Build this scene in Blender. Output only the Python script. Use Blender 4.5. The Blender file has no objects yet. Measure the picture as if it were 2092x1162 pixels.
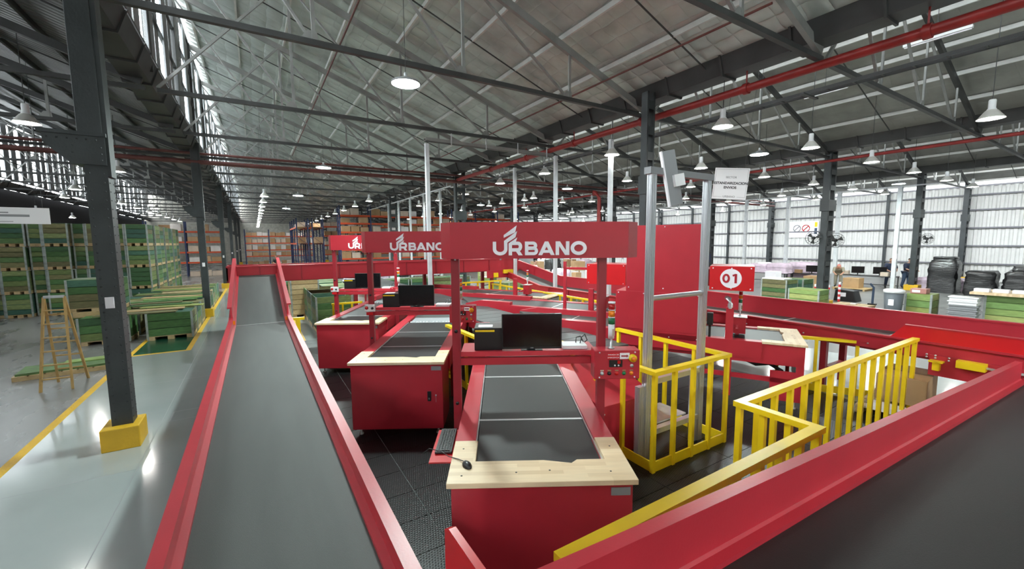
import bpy, bmesh, math, random
from mathutils import Vector, Matrix
random.seed(7)
sc = bpy.context.scene
COL = sc.collection
# ------------------------------------------------------------------ camera, world, exposure
F, CX, CY, HC = 850.47, 1046.0, 581.0, 2.8
YAW, PIT, ROL = 0.551666434, 0.100702045, 0.00643967648
_f = Vector((math.sin(YAW)*math.cos(PIT), math.cos(YAW)*math.cos(PIT), -math.sin(PIT)))
_r = Vector((math.cos(YAW), -math.sin(YAW), 0)); _d = _f.cross(_r)
CR = _r*math.cos(ROL) + _d*math.sin(ROL); CD = -_r*math.sin(ROL) + _d*math.cos(ROL)
cam = bpy.data.objects.new('camera', bpy.data.cameras.new('camera')); COL.objects.link(cam)
cam.matrix_world = Matrix(((CR.x, -CD.x, -_f.x, 0), (CR.y, -CD.y, -_f.y, 0), (CR.z, -CD.z, -_f.z, HC), (0, 0, 0, 1)))
cam.data.sensor_width = 36; cam.data.lens = F/2092*36; cam.data.clip_start = .05; cam.data.clip_end = 400
sc.camera = cam
w = bpy.data.worlds.new('sky'); sc.world = w; w.use_nodes = True
w.node_tree.nodes['Background'].inputs[0].default_value = (.93, .97, 1, 1)
w.node_tree.nodes['Background'].inputs[1].default_value = 7.0
LED_E, BELL_E = 320.0, 55.0
sc.view_settings.view_transform = 'Standard'; sc.view_settings.look = 'None'
sc.view_settings.gamma = 1; sc.view_settings.use_curve_mapping = False
sc.view_settings.exposure = 1.3
sc.cycles.max_bounces = 8; sc.cycles.diffuse_bounces = 5; sc.cycles.glossy_bounces = 3
sc.cycles.transparent_max_bounces = 12; sc.cycles.sample_clamp_indirect = 6

for _p in ((2.5, -8, 5.4), (-6, -7, 5.4), (8, -7.5, 5.4), (14, -6, 5.4), (3, -14, 5.4), (-4, -14, 5.4)):      # unseen spots added behind the camera as front fill
    _l = bpy.data.lights.new('fill_spot', 'SPOT'); _l.energy = 1000; _l.spot_size = 2.7; _l.spot_blend = .5; _l.shadow_soft_size = .25; _l.color = (.95, 1, .98)
    _o = bpy.data.objects.new('fill_spot', _l); COL.objects.link(_o); _o.location = _p

def ray(x, y): return _f + CR*((x-CX)/F) + CD*((y-CY)/F)
def at(x, y, z=0.0):
    d = ray(x, y); return Vector((0, 0, HC)) + d*((z-HC)/d.z)
def atY(x, y, Y):
    d = ray(x, y); return Vector((0, 0, HC)) + d*(Y/d.y)
def atX(x, y, X):
    d = ray(x, y); return Vector((0, 0, HC)) + d*(X/d.x)

# ------------------------------------------------------------------ materials
def mat(name, c, rough=.5, metal=0., bump=0., bscale=20., var=0., vscale=3., emit=0., spec=.5, rnd=None, coat=0., stretch=None):
    m = bpy.data.materials.new(name); m.use_nodes = True
    nt = m.node_tree; b = nt.nodes['Principled BSDF']
    b.inputs['Base Color'].default_value = (*c, 1); b.inputs['Roughness'].default_value = rough
    b.inputs['Metallic'].default_value = metal; b.inputs['Specular IOR Level'].default_value = spec
    b.inputs['Coat Weight'].default_value = coat; b.inputs['Coat Roughness'].default_value = .15
    if emit:
        b.inputs['Emission Color'].default_value = (*c, 1); b.inputs['Emission Strength'].default_value = emit
    tc = nt.nodes.new('ShaderNodeTexCoord'); vec = tc.outputs['Object']
    if stretch:
        mp = nt.nodes.new('ShaderNodeMapping'); mp.inputs['Scale'].default_value = stretch
        nt.links.new(vec, mp.inputs[0]); vec = mp.outputs[0]
    colout = None
    if rnd:
        oi = nt.nodes.new('ShaderNodeObjectInfo'); rp = nt.nodes.new('ShaderNodeValToRGB')
        rp.color_ramp.interpolation = 'CONSTANT'
        els = rp.color_ramp.elements
        while len(els) < len(rnd): els.new(0)
        for i, cc in enumerate(rnd):
            els[i].position = i/len(rnd); els[i].color = (*cc, 1)
        nt.links.new(oi.outputs['Random'], rp.inputs[0]); colout = rp.outputs[0]
    if var:
        nz = nt.nodes.new('ShaderNodeTexNoise'); nz.inputs['Scale'].default_value = vscale
        nz.inputs['Detail'].default_value = 6; nt.links.new(vec, nz.inputs[0])
        mr = nt.nodes.new('ShaderNodeMapRange'); mr.inputs[1].default_value = .3; mr.inputs[2].default_value = .7
        mr.inputs[3].default_value = 1-var; mr.inputs[4].default_value = 1+var; nt.links.new(nz.outputs[0], mr.inputs[0])
        mx = nt.nodes.new('ShaderNodeMix'); mx.data_type = 'RGBA'; mx.blend_type = 'MULTIPLY'; mx.inputs[0].default_value = 1
        if colout: nt.links.new(colout, mx.inputs[6])
        else: mx.inputs[6].default_value = (*c, 1)
        nt.links.new(mr.outputs[0], mx.inputs[7]); colout = mx.outputs[2]
    if colout: nt.links.new(colout, b.inputs['Base Color'])
    if bump:
        nb = nt.nodes.new('ShaderNodeTexNoise'); nb.inputs['Scale'].default_value = bscale; nb.inputs['Detail'].default_value = 4
        nt.links.new(vec, nb.inputs[0]); bp = nt.nodes.new('ShaderNodeBump'); bp.inputs[0].default_value = bump; bp.inputs[1].default_value = .02
        nt.links.new(nb.outputs[0], bp.inputs['Height']); nt.links.new(bp.outputs[0], b.inputs['Normal'])
    return m
M = {}
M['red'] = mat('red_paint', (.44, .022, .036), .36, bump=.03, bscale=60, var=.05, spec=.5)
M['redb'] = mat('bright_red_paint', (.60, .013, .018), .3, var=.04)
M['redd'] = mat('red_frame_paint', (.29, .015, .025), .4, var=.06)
M['pink'] = mat('red_edge_paint', (.58, .04, .06), .28, var=.06)
M['belt'] = mat('black_belt', (.0125, .013, .013), .5, bump=.1, bscale=160, var=.15, vscale=2)
M['beltg'] = mat('grey_belt', (.066, .070, .066), .6, bump=.12, bscale=150, var=.12, vscale=1.5, stretch=(3, .4, 1))
M['beltm'] = mat('sorter_slat', (.08, .086, .088), .5, var=.1)
M['seam'] = mat('belt_seam', (.5, .5, .5), .4)

M['yel'] = mat('yellow_paint', (.86, .60, .012), .35, var=.06, bump=.03)
M['yelc'] = mat('yellow_concrete', (.72, .43, .02), .55, bump=.25, bscale=25, var=.1)
M['steel'] = mat('painted_steel', (.042, .049, .051), .45, metal=.2, bump=.15, bscale=30, var=.25, vscale=2)
M['truss'] = mat('truss_steel', (.27, .275, .265), .5, metal=.3, var=.2, vscale=2)
M['trussd'] = mat('dark_truss_steel', (.052, .054, .054), .5, metal=.2, var=.2, vscale=2)
M['galv'] = mat('galvanised', (.55, .57, .58), .38, metal=.6, var=.15, vscale=8)
M['whitesteel'] = mat('pale_galvanised_post', (.60, .63, .65), .4, metal=.15, var=.08, vscale=6)
M['alu'] = mat('aluminium', (.66, .68, .70), .3, metal=.75, var=.05, stretch=(30, 30, 1))
M['white'] = mat('white_paint', (.78, .79, .80), .4)
M['whitep'] = mat('white_print', (.86, .84, .88), .45)
M['black'] = mat('black_plastic', (.012, .012, .013), .35)
M['screen'] = mat('black_screen', (.004, .004, .005), .18)
M['grey'] = mat('grey_plastic', (.25, .26, .27), .45)
M['pipe'] = mat('red_pipe', (.28, .022, .02), .4, var=.2)
M['pipeo'] = mat('oxide_pipe', (.12, .035, .03), .5, var=.2)
M['green'] = mat('green_crate_wood', (.1, .2, .05), .6, bump=.2, bscale=30, var=.3, vscale=5, stretch=(1, 1, 5),
    rnd=[(.035, .10, .035), (.07, .17, .05), (.14, .19, .06), (.03, .095, .065), (.18, .17, .07), (.085, .16, .05), (.045, .12, .03), (.19, .24, .09), (.13, .12, .05), (.05, .14, .09)])
M['greenl'] = mat('light_green_wood', (.27, .36, .10), .6, var=.2, vscale=4, stretch=(1, 1, 6), rnd=[(.22, .32, .09), (.33, .37, .12), (.26, .30, .08), (.16, .28, .08)])
M['rawwood'] = mat('raw_wood', (.50, .36, .18), .6, var=.2, vscale=5, stretch=(2, 10, 10), rnd=[(.5, .36, .18), (.42, .29, .14), (.56, .42, .23)])
M['ladder'] = mat('ladder_wood', (.42, .26, .09), .5, var=.15, vscale=6)
M['card'] = mat('cardboard', (.36, .22, .11), .7, var=.1, rnd=[(.36, .22, .11), (.42, .27, .15), (.30, .18, .09), (.55, .45, .36), (.60, .58, .56)])
M['cardb'] = mat('brown_cardboard', (.40, .25, .12), .7, var=.1)
M['orange'] = mat('orange_beam', (.55, .07, .015), .45, var=.1)
M['blue'] = mat('blue_upright', (.015, .03, .10), .45, var=.1)
M['wrap'] = mat('black_stretch_wrap', (.016, .016, .017), .25, bump=1, bscale=2.2, spec=.6, stretch=(2, 2, 9))
M['bag'] = mat('pink_grey_bag', (.62, .50, .60), .4, bump=.4, bscale=12, var=.2)
M['redlens'] = mat('red_lens', (.5, .01, .01), .2)
M['amber'] = mat('amber_lens', (.8, .22, .01), .2)
M['greenlens'] = mat('green_lens', (.01, .16, .06), .2)
M['navy'] = mat('navy_cloth', (.015, .022, .05), .8)
M['jean'] = mat('denim', (.05, .08, .14), .8)
M['khaki'] = mat('khaki_cloth', (.30, .27, .20), .8)
M['skin'] = mat('skin', (.45, .24, .16), .5)
M['hair'] = mat('dark_hair', (.03, .02, .015), .6)
M['led'] = mat('led_glow', (.85, 1, .97), .5, emit=LED_E)
M['bulb'] = mat('bulb_glow', (1, .97, .92), .5, emit=BELL_E)
M['tube'] = mat('tube_glow', (1, 1, 1), .5, emit=6)
M['bellm'] = mat('lamp_shade_aluminium', (.75, .73, .68), .32, metal=.35, var=.1)

def special(name, build):
    m = bpy.data.materials.new(name); m.use_nodes = True; build(m.node_tree, m.node_tree.nodes['Principled BSDF']); M[name] = m
def _math(nt, op, a, b=None):
    n = nt.nodes.new('ShaderNodeMath'); n.operation = op
    for i, v in enumerate((a, b)):
        if v is None: continue
        if hasattr(v, 'links'): nt.links.new(v, n.inputs[i])
        else: n.inputs[i].default_value = v
    return n.outputs[0]
def lining(c0, c1, p, bump, metal, corr=False):     # stitched foil blanket, or bare corrugated sheet
  def quilt(nt, b):
    b.inputs['Roughness'].default_value = .38; b.inputs['Metallic'].default_value = metal
    tc = nt.nodes.new('ShaderNodeTexCoord'); sx = nt.nodes.new('ShaderNodeSeparateXYZ'); nt.links.new(tc.outputs['Object'], sx.inputs[0])
    nz = nt.nodes.new('ShaderNodeTexNoise'); nz.inputs['Scale'].default_value = 1.5; nz.inputs['Detail'].default_value = 6
    nt.links.new(tc.outputs['Object'], nz.inputs[0])
    def puff(o): return _math(nt, 'ABSOLUTE', _math(nt, 'SINE', _math(nt, 'ADD', _math(nt, 'MULTIPLY', o, math.pi/p), _math(nt, 'MULTIPLY', nz.outputs[0], 0 if corr else 1.5))))
    h = puff(sx.outputs[1]) if corr else _math(nt, 'POWER', _math(nt, 'MULTIPLY', puff(sx.outputs[0]), puff(sx.outputs[1])), .4)
    h = _math(nt, 'ADD', h, _math(nt, 'MULTIPLY', nz.outputs[0], .9))
    bp = nt.nodes.new('ShaderNodeBump'); bp.inputs[0].default_value = .8; bp.inputs[1].default_value = bump
    nt.links.new(h, bp.inputs['Height']); nt.links.new(bp.outputs[0], b.inputs['Normal'])
    rp = nt.nodes.new('ShaderNodeValToRGB'); rp.color_ramp.elements[0].color = (*c0, 1); rp.color_ramp.elements[1].color = (*c1, 1)
    rp.color_ramp.elements[0].position = .35; rp.color_ramp.elements[1].position = .65
    nt.links.new(nz.outputs[0], rp.inputs[0]); nt.links.new(rp.outputs[0], b.inputs['Base Color'])
  return quilt
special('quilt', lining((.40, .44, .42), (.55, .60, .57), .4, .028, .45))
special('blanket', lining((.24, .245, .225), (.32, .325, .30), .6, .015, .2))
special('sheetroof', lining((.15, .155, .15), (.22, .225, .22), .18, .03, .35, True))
def wood(nt, b):                       # finger-jointed butcher block
    tc = nt.nodes.new('ShaderNodeTexCoord'); br = nt.nodes.new('ShaderNodeTexBrick'); nt.links.new(tc.outputs['Object'], br.inputs[0])
    for k, v in (('Scale', 1), ('Mortar Size', 0), ('Brick Width', .34), ('Row Height', .05), ('Bias', -.2)): br.inputs[k].default_value = v
    br.inputs['Color1'].default_value = (.80, .63, .41, 1); br.inputs['Color2'].default_value = (.62, .44, .25, 1); b.inputs['Roughness'].default_value = .42
    mp = nt.nodes.new('ShaderNodeMapping'); mp.inputs['Scale'].default_value = (3, 40, 40); nz = nt.nodes.new('ShaderNodeTexNoise'); nz.inputs['Scale'].default_value = 1.5
    nt.links.new(tc.outputs['Object'], mp.inputs[0]); nt.links.new(mp.outputs[0], nz.inputs[0])
    mr = nt.nodes.new('ShaderNodeMapRange'); mr.inputs[3].default_value = .88; mr.inputs[4].default_value = 1.1; nt.links.new(nz.outputs[0], mr.inputs[0])
    mx = nt.nodes.new('ShaderNodeMix'); mx.data_type = 'RGBA'; mx.blend_type = 'MULTIPLY'; mx.inputs[0].default_value = 1
    nt.links.new(br.outputs[0], mx.inputs[6]); nt.links.new(mr.outputs[0], mx.inputs[7]); nt.links.new(mx.outputs[2], b.inputs['Base Color'])
special('wood', wood)
def plate(nt, b):                      # chequer plate: staggered raised lozenges
    b.inputs['Base Color'].default_value = (.006, .006, .0065, 1); b.inputs['Roughness'].default_value = .36; b.inputs['Specular IOR Level'].default_value = .28
    tc = nt.nodes.new('ShaderNodeTexCoord'); sx = nt.nodes.new('ShaderNodeSeparateXYZ'); nt.links.new(tc.outputs['Object'], sx.inputs[0])
    a = _math(nt, 'SINE', _math(nt, 'MULTIPLY', _math(nt, 'ADD', sx.outputs[0], sx.outputs[1]), 80))
    c = _math(nt, 'SINE', _math(nt, 'MULTIPLY', _math(nt, 'SUBTRACT', sx.outputs[0], sx.outputs[1]), 160))
    h = _math(nt, 'MAXIMUM', _math(nt, 'MULTIPLY', a, c), 0)
    bp = nt.nodes.new('ShaderNodeBump'); bp.inputs[0].default_value = .3; bp.inputs[1].default_value = .008
    nt.links.new(h, bp.inputs['Height']); nt.links.new(bp.outputs[0], b.inputs['Normal'])
special('plate', plate)
def slab(c0, c1, rough, sc_, streak):
    def f(nt, b):
        tc = nt.nodes.new('ShaderNodeTexCoord'); mp = nt.nodes.new('ShaderNodeMapping'); mp.inputs['Scale'].default_value = streak
        nt.links.new(tc.outputs['Object'], mp.inputs[0]); nz = nt.nodes.new('ShaderNodeTexNoise'); nz.inputs['Scale'].default_value = sc_; nz.inputs['Detail'].default_value = 7
        nt.links.new(mp.outputs[0], nz.inputs[0]); rp = nt.nodes.new('ShaderNodeValToRGB')
        rp.color_ramp.elements[0].color = (*c0, 1); rp.color_ramp.elements[1].color = (*c1, 1); rp.color_ramp.elements[0].position = .32; rp.color_ramp.elements[1].position = .68
        nt.links.new(nz.outputs[0], rp.inputs[0]); nt.links.new(rp.outputs[0], b.inputs['Base Color'])
        mr = nt.nodes.new('ShaderNodeMapRange'); mr.inputs[3].default_value = rough*.6; mr.inputs[4].default_value = rough*1.5
        nt.links.new(nz.outputs[0], mr.inputs[0]); nt.links.new(mr.outputs[0], b.inputs['Roughness'])
        bp = nt.nodes.new('ShaderNodeBump'); bp.inputs[0].default_value = .12; bp.inputs[1].default_value = .02
        nt.links.new(nz.outputs[0], bp.inputs['Height']); nt.links.new(bp.outputs[0], b.inputs['Normal'])
    return f
special('concrete', slab((.14, .14, .135), (.25, .25, .245), .26, .9, (1, .35, 1)))
special('concretel', slab((.13, .13, .125), (.18, .18, .175), .3, .9, (1, .5, 1)))
_ep = slab((.33, .37, .36), (.40, .435, .425), .14, .5, (1, 1, 1))
def epoxy(nt, b): _ep(nt, b); b.inputs['Coat Weight'].default_value = .4; b.inputs['Coat Roughness'].default_value = .1
special('epoxy', epoxy)
special('greenfloor', slab((.015, .085, .045), (.022, .11, .06), .2, 1, (1, 1, 1)))
def pane(nt, b):
    out = nt.nodes['Material Output']; tr = nt.nodes.new('ShaderNodeBsdfTransparent'); gl = nt.nodes.new('ShaderNodeBsdfGlossy')
    gl.inputs[1].default_value = .15; mx = nt.nodes.new('ShaderNodeMixShader'); mx.inputs[0].default_value = .07
    tr.inputs[0].default_value = (.93, .95, .95, 1)
    nt.links.new(tr.outputs[0], mx.inputs[1]); nt.links.new(gl.outputs[0], mx.inputs[2]); nt.links.new(mx.outputs[0], out.inputs[0])
special('pane', pane)

# ------------------------------------------------------------------ mesh helpers
class MB:
    def __init__(s): s.v = []; s.f = []; s.sm = set()
    def add(s, vs, fs, smooth=False):
        n = len(s.v); s.v += [tuple(v) for v in vs]
        for q in fs:
            if smooth: s.sm.add(len(s.f))
            s.f.append(tuple(n+i for i in q))
        return s
    def box(s, x0, x1, y0, y1, z0, z1):
        return s.add([(x0,y0,z0),(x1,y0,z0),(x1,y1,z0),(x0,y1,z0),(x0,y0,z1),(x1,y0,z1),(x1,y1,z1),(x0,y1,z1)],
                     [(0,3,2,1),(4,5,6,7),(0,1,5,4),(1,2,6,5),(2,3,7,6),(3,0,4,7)])
    def bar(s, p, q, a, b=None, up=(0,0,1)):
        p = Vector(p); q = Vector(q); b = a if b is None else b; d = (q-p).normalized(); u = Vector(up)
        if abs(d.dot(u)) > .99: u = Vector((1,0,0)) if abs(d.x) < .9 else Vector((0,1,0))
        sx = d.cross(u).normalized()*(a/2); sy = sx.cross(d).normalized()*(b/2)
        vs = [e+i*sx+j*sy for e in (p, q) for i, j in ((-1,-1),(1,-1),(1,1),(-1,1))]
        return s.add(vs, [(0,1,2,3),(7,6,5,4),(4,5,1,0),(5,6,2,1),(6,7,3,2),(7,4,0,3)])
    def tube(s, pts, r, n=8, caps=True):
        pts = [Vector(p) for p in pts]; rings = []
        for i, p in enumerate(pts):
            d = (pts[min(i+1, len(pts)-1)]-pts[max(i-1, 0)]).normalized(); u = Vector((0,0,1)) if abs(d.z) < .95 else Vector((1,0,0))
            a = d.cross(u).normalized(); b = a.cross(d); rr = r[i] if isinstance(r, (list, tuple)) else r
            rings.append([p+a*math.cos(t)*rr+b*math.sin(t)*rr for t in [2*math.pi*k/n for k in range(n)]])
        vs = [v for g in rings for v in g]; fs = []
        for i in range(len(pts)-1):
            for k in range(n): fs.append((i*n+k, i*n+(k+1) % n, (i+1)*n+(k+1) % n, (i+1)*n+k))
        s.add(vs, fs, True)
        if caps: s.add(rings[0], [tuple(range(n))]); s.add(rings[-1], [tuple(range(n-1, -1, -1))])
        return s
    def lathe(s, prof, n=16, c=(0,0,0)):
        vs = [(c[0]+r*math.cos(2*math.pi*k/n), c[1]+r*math.sin(2*math.pi*k/n), c[2]+z) for r, z in prof for k in range(n)]
        fs = [(i*n+k, i*n+(k+1) % n, (i+1)*n+(k+1) % n, (i+1)*n+k) for i in range(len(prof)-1) for k in range(n)]
        s.add(vs, fs, True)
        return s
    def prism(s, poly, d):             # planar polygon (3-D points) pushed along d
        n = len(poly); poly = [Vector(p) for p in poly]; d = Vector(d)
        return s.add(poly+[p+d for p in poly], [tuple(range(n-1, -1, -1)), tuple(range(n, 2*n))]+[(i, (i+1) % n, n+(i+1) % n, n+i) for i in range(n)])
    def sweep(s, prof, path):          # profile (x, dz) swept along path of (y, z)
        n = len(prof); vs = [(x, y, z+dz) for y, z in path for x, dz in prof]; fs = []
        for i in range(len(path)-1):
            for k in range(n): fs.append((i*n+k, i*n+(k+1) % n, (i+1)*n+(k+1) % n, (i+1)*n+k))
        fs += [tuple(range(n)), tuple(range(len(vs)-1, len(vs)-n-1, -1))]
        return s.add(vs, fs)
    def mesh(s, name, m):
        me = bpy.data.meshes.new(name); me.from_pydata(s.v, [], s.f)
        bm = bmesh.new(); bm.from_mesh(me); bmesh.ops.recalc_face_normals(bm, faces=bm.faces); bm.to_mesh(me); bm.free()
        if s.sm: me.polygons.foreach_set('use_smooth', [i in s.sm for i in range(len(me.polygons))])
        me.materials.append(M[m] if isinstance(m, str) else m); return me
    def build(s, name, m, parent=None, loc=(0,0,0), rz=0, bevel=0):
        o = put(name, s.mesh(name, m), parent, loc, rz)
        if bevel:
            b = o.modifiers.new('bevel', 'BEVEL'); b.width = bevel; b.segments = 2; b.limit_method = 'ANGLE'
        return o
def put(name, me, parent=None, loc=(0,0,0), rz=0, scale=None):
    o = bpy.data.objects.new(name, me); COL.objects.link(o); o.location = loc; o.rotation_euler = (0,0,rz) if not isinstance(rz, tuple) else rz
    if scale: o.scale = scale
    if parent: o.parent = parent
    return o
def tag(o, label=None, cat=None, group=None, kind=None):
    if label: o['label'] = label
    if cat: o['category'] = cat
    if group: o['group'] = group
    if kind: o['kind'] = kind
    return o
def thing(name, loc, label, cat, group=None, rz=0, kind=None):
    return tag(put(name, None, None, loc, rz), label, cat, group, kind)
def copy_tree(o, parent=None):
    c = o.copy(); COL.objects.link(c); c.parent = parent
    for ch in list(o.children): copy_tree(ch, c)
    return c
def B(*a): return MB().box(*a)
ORD = ['first', 'second', 'third', 'fourth', 'fifth', 'sixth', 'seventh', 'eighth', 'ninth', 'tenth', 'eleventh', 'twelfth',
       'thirteenth', 'fourteenth', 'fifteenth', 'sixteenth', 'seventeenth', 'eighteenth', 'nineteenth', 'twentieth', 'twenty-first', 'twenty-second']
def text(name, s, size, m, parent, loc, rot, align='CENTER', depth=.002, sx=1.0, bold=0):
    cu = bpy.data.curves.new(name, 'FONT'); cu.body = s; cu.size = size; cu.align_x = align; cu.align_y = 'CENTER'; cu.extrude = depth; cu.offset = bold
    t = bpy.data.objects.new('t', cu); COL.objects.link(t); dg = bpy.context.evaluated_depsgraph_get()
    me = bpy.data.meshes.new_from_object(t.evaluated_get(dg)); bpy.data.objects.remove(t); bpy.data.curves.remove(cu)
    me.materials.clear(); me.materials.append(M[m]); o = put(name, me, parent, loc, rot); o.scale = (sx, 1, 1); return o
# ------------------------------------------------------------------ the hall
ROWS = [-12.7, -1.7, 9.3, 20.3, 31.3, 40.6]
TY = [8+4.1*k for k in range(-6, 18)]
Y0, Y1 = -18.0, 80.0
def roofz(X, X1): return 6.55+.36*(X1-.15-X)
def struct(o): o['kind'] = 'structure'; return o
struct(B(-13.5, 12, Y0, Y1, -.2, 0).build('floor', 'concrete'))
struct(B(12, 41.2, Y0, Y1, -.2, 0).build('floor', 'concretel'))
wk = struct(B(-2.85, 12.2, Y0, 32, 0, .003).build('floor', 'epoxy'))
# floor paint, joints and the drain lid
def line(n, x0, x1, y0, y1, z=.0035, m='yelc'): return struct(B(x0, x1, y0, y1, .003, z+.001).build('trim_%d' % n, m))
line(1, -2.9, -2.78, Y0, 13.8); line(2, -2.9, -1.6, 13.74, 13.86); line(3, -1.72, -1.6, 13.86, 32)
line(4, -2.9, -2.8, 13.86, 32); struct(B(-2.8, -1.72, 13.86, 30, .003, .0042).build('floor', 'greenfloor'))
line(5, 1.0, 1.12, 13.2, 24); line(6, 1.0, 2.4, 13.1, 13.2)
j = MB(); j.box(-1.42, -1.411, Y0, 32, .003, .0036)
for y in (-1.5, 2.6, 6.7, 10.8): j.box(-2.78, .9, y, y+.008, .003, .0036)
struct(j.build('trim_7', 'grey'))
d = MB(); d.box(-1.3, -.72, 8.3, 8.72, .003, .005); struct(d.build('trim_8', 'epoxy'))
d = MB()
for a in ((-1.32, -1.30, 8.28, 8.74), (-.72, -.70, 8.28, 8.74), (-1.3, -.72, 8.28, 8.3), (-1.3, -.72, 8.72, 8.74)): d.box(*a, .003, .0045)
struct(d.build('trim_9', 'grey'))
# chequer-plate rubber mat in tiles
mat_root = struct(put('floor', None))
tile = B(.004, 1.226, .004, .486, .003, .012).mesh('mat_tile', 'plate')
for i in range(7):
    for k in range(29):
        put('mat_tile', tile, mat_root, (.15+1.23*i, -1.0+.49*k, 0))
# walls
struct(B(-13.6, -13.4, Y0, Y1, 0, 6.4).build('wall_left', mat('dark_wall', (.03, .03, .035), .8)))
struct(B(-13.6, 41.2, Y1, Y1+.2, 0, 11).build('wall_far', mat('far_wall', (.42, .41, .36), .7, var=.2)))
struct(B(-13.6, 41.2, Y0-.2, Y0, 0, 11).build('wall_back', mat('back_wall', (.6, .6, .58), .7)))
wr = struct(B(40.85, 41.1, Y0, Y1, 0, 6.7).build('wall_right', 'white'))
M['clad'] = mat('white_cladding', (.58, .59, .57), .5, var=.04)
cl = MB(); vs = []; fs = []; n = 0
for i in range(12):
    y = i*.3417
    for yy, dx in ((0, 0), (.10, 0), (.15, -.07), (.29, -.07)):
        vs += [(dx, y+yy, .05), (dx, y+yy, 6.62)]
vs += [(0, 4.1, .05), (0, 4.1, 6.62)]
for i in range(len(vs)//2-1): fs.append((2*i, 2*i+1, 2*i+3, 2*i+2))
cl.add(vs, fs); clm = cl.mesh('cladding_sheet', 'clad')
for y in TY: put('cladding_sheet', clm, wr, (40.8, y, 0))
M['girt'] = mat('girt_steel', (.16, .16, .18), .5)
for z in (1.2, 2.38, 3.56, 4.74, 5.72, 6.3):
    B(-.12, 0, Y0, Y1, -.045, .045).build('girt', 'girt', wr, (40.72, 0, z))
M['purlin'] = mat('purlin_steel', (.60, .605, .58), .5, metal=.2, var=.1)
# roof slopes with quilted lining, purlins and sag rods
ceil0 = None
for b in range(5):
    X0, X1 = ROWS[b], ROWS[b+1]; za, zb = roofz(X0+.1, X1), roofz(X1-.2, X1)
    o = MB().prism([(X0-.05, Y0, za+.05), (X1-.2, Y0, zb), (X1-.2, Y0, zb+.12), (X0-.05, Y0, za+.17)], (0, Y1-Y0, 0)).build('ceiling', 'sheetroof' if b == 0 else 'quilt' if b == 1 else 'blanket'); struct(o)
    n = 9 if b < 4 else 8
    for i in range(n):
        X = X0+.35+(X1-X0-.75)*i/(n-1); z = roofz(X, X1)
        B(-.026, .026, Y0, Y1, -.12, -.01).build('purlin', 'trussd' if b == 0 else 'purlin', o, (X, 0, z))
    rod = MB().bar((X0+.2, 0, roofz(X0+.2, X1)-.12), (X1-.4, 0, roofz(X1-.4, X1)-.12), .025).mesh('sag_rod', 'trussd')
    for y in TY:
        put('sag_rod', rod, o, (0, y+2.05, 0))
# clerestory glazing: narrow panes between grey sheets
pn = B(-.015, .015, .0, .38, 6.95, 10.2).mesh('pane', 'pane')
sh = B(-.02, .02, 0, .72, 6.9, 10.25).mesh('sheet', mat('grey_sheet', (.24, .25, .26), .55, var=.3, vscale=1.5))
wp = B(-.01, .01, 0, 4.06, 9.3, 10.2).mesh('pane', 'pane'); wp2 = B(-.01, .01, 0, 4.06, 9.0, 10.2).mesh('pane', 'pane'); sh2 = B(-.02, .02, 0, 4.1, 6.5, 9.3).mesh('sheet', 'steel')
for k, X in enumerate(ROWS[:5]):
    wn = struct(put('window_%d' % (k+1), None))
    if k < 2:
        for i in range(88):
            y = -17.8+1.1*i
            put('pane', pn, wn, (X, y+.72, 0)); put('sheet', sh, wn, (X-.03+.06*(i % 2), y, 0))
    else:
        for y in TY:
            put('pane', wp if k < 4 else wp2, wn, (X, y, 0))
            if k < 4: put('sheet', sh2, wn, (X, y, 0))
    fr = MB()
    for z in (6.9, 8.0, 9.1, 10.25): fr.box(X-.04, X+.04, Y0, Y1, z-.03, z+.03)
    for y in TY: fr.box(X-.06, X+.06, y-.05, y+.05, 6.5, 10.3)
    fr.build('window_frame', 'trussd', wn)
# ------------------------------------------------------------------ roof trusses
NEAR = {3.9: 'over the camera end', 8: 'over the front column', 12.1: 'one behind the front column', 16.2: 'two behind the front column'}
def truss_proto(X0, X1):
    L = X1-X0; p = L/4; t = put('roof_truss', None)
    def rz(X): return roofz(X, X1)-.26
    MB().bar((X0+.1, 0, 6.15), (X1-.1, 0, 6.15), .09, .09).build('bottom_chord', 'trussd', t)
    MB().bar((X0+.05, 0, rz(X0+.05)), (X1-.15, 0, rz(X1-.15)), .09, .16).build('rafter', 'truss' if -2 < X0 < 9 else 'trussd', t)
    for i in (1, 2, 3):
        X = X0+p*i
        MB().bar((X, 0, 6.15), (X, 0, rz(X)), .06, .04, (0, 1, 0)).build('vertical_web', 'truss', t)
        g = MB(); g.prism([(X-.26, -.01, 6.12), (X+.09, -.01, 6.12), (X+.05, -.01, 6.34), (X-.09, -.01, 6.34)], (0, .02, 0)); g.build('gusset', 'truss', t)
        MB().bar((X-.05, .03, 6.2), (X-p, .03, rz(X-p)-.05), .055, .04).build('diagonal_web', 'truss', t)
    MB().bar((X0+.1, 0, 6.2), (X0+p, 0, rz(X0+p)), .055).build('diagonal_web', 'truss', t)
    return t
for b in range(5):
    pr = None
    for y in TY[4:]:
        t = truss_proto(ROWS[b], ROWS[b+1]) if pr is None else copy_tree(pr)
        if pr is None: pr = t
        t.location = (0, y, 0)
        bay = ['left bay', 'middle bay', 'first bay right', 'second bay right', 'bay by the white wall'][b]
        tag(t, 'grey steel roof truss of the %s, %s from the camera' % (bay, ORD[max(0, TY.index(y)-4)]), 'truss', 'roof trusses')
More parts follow.
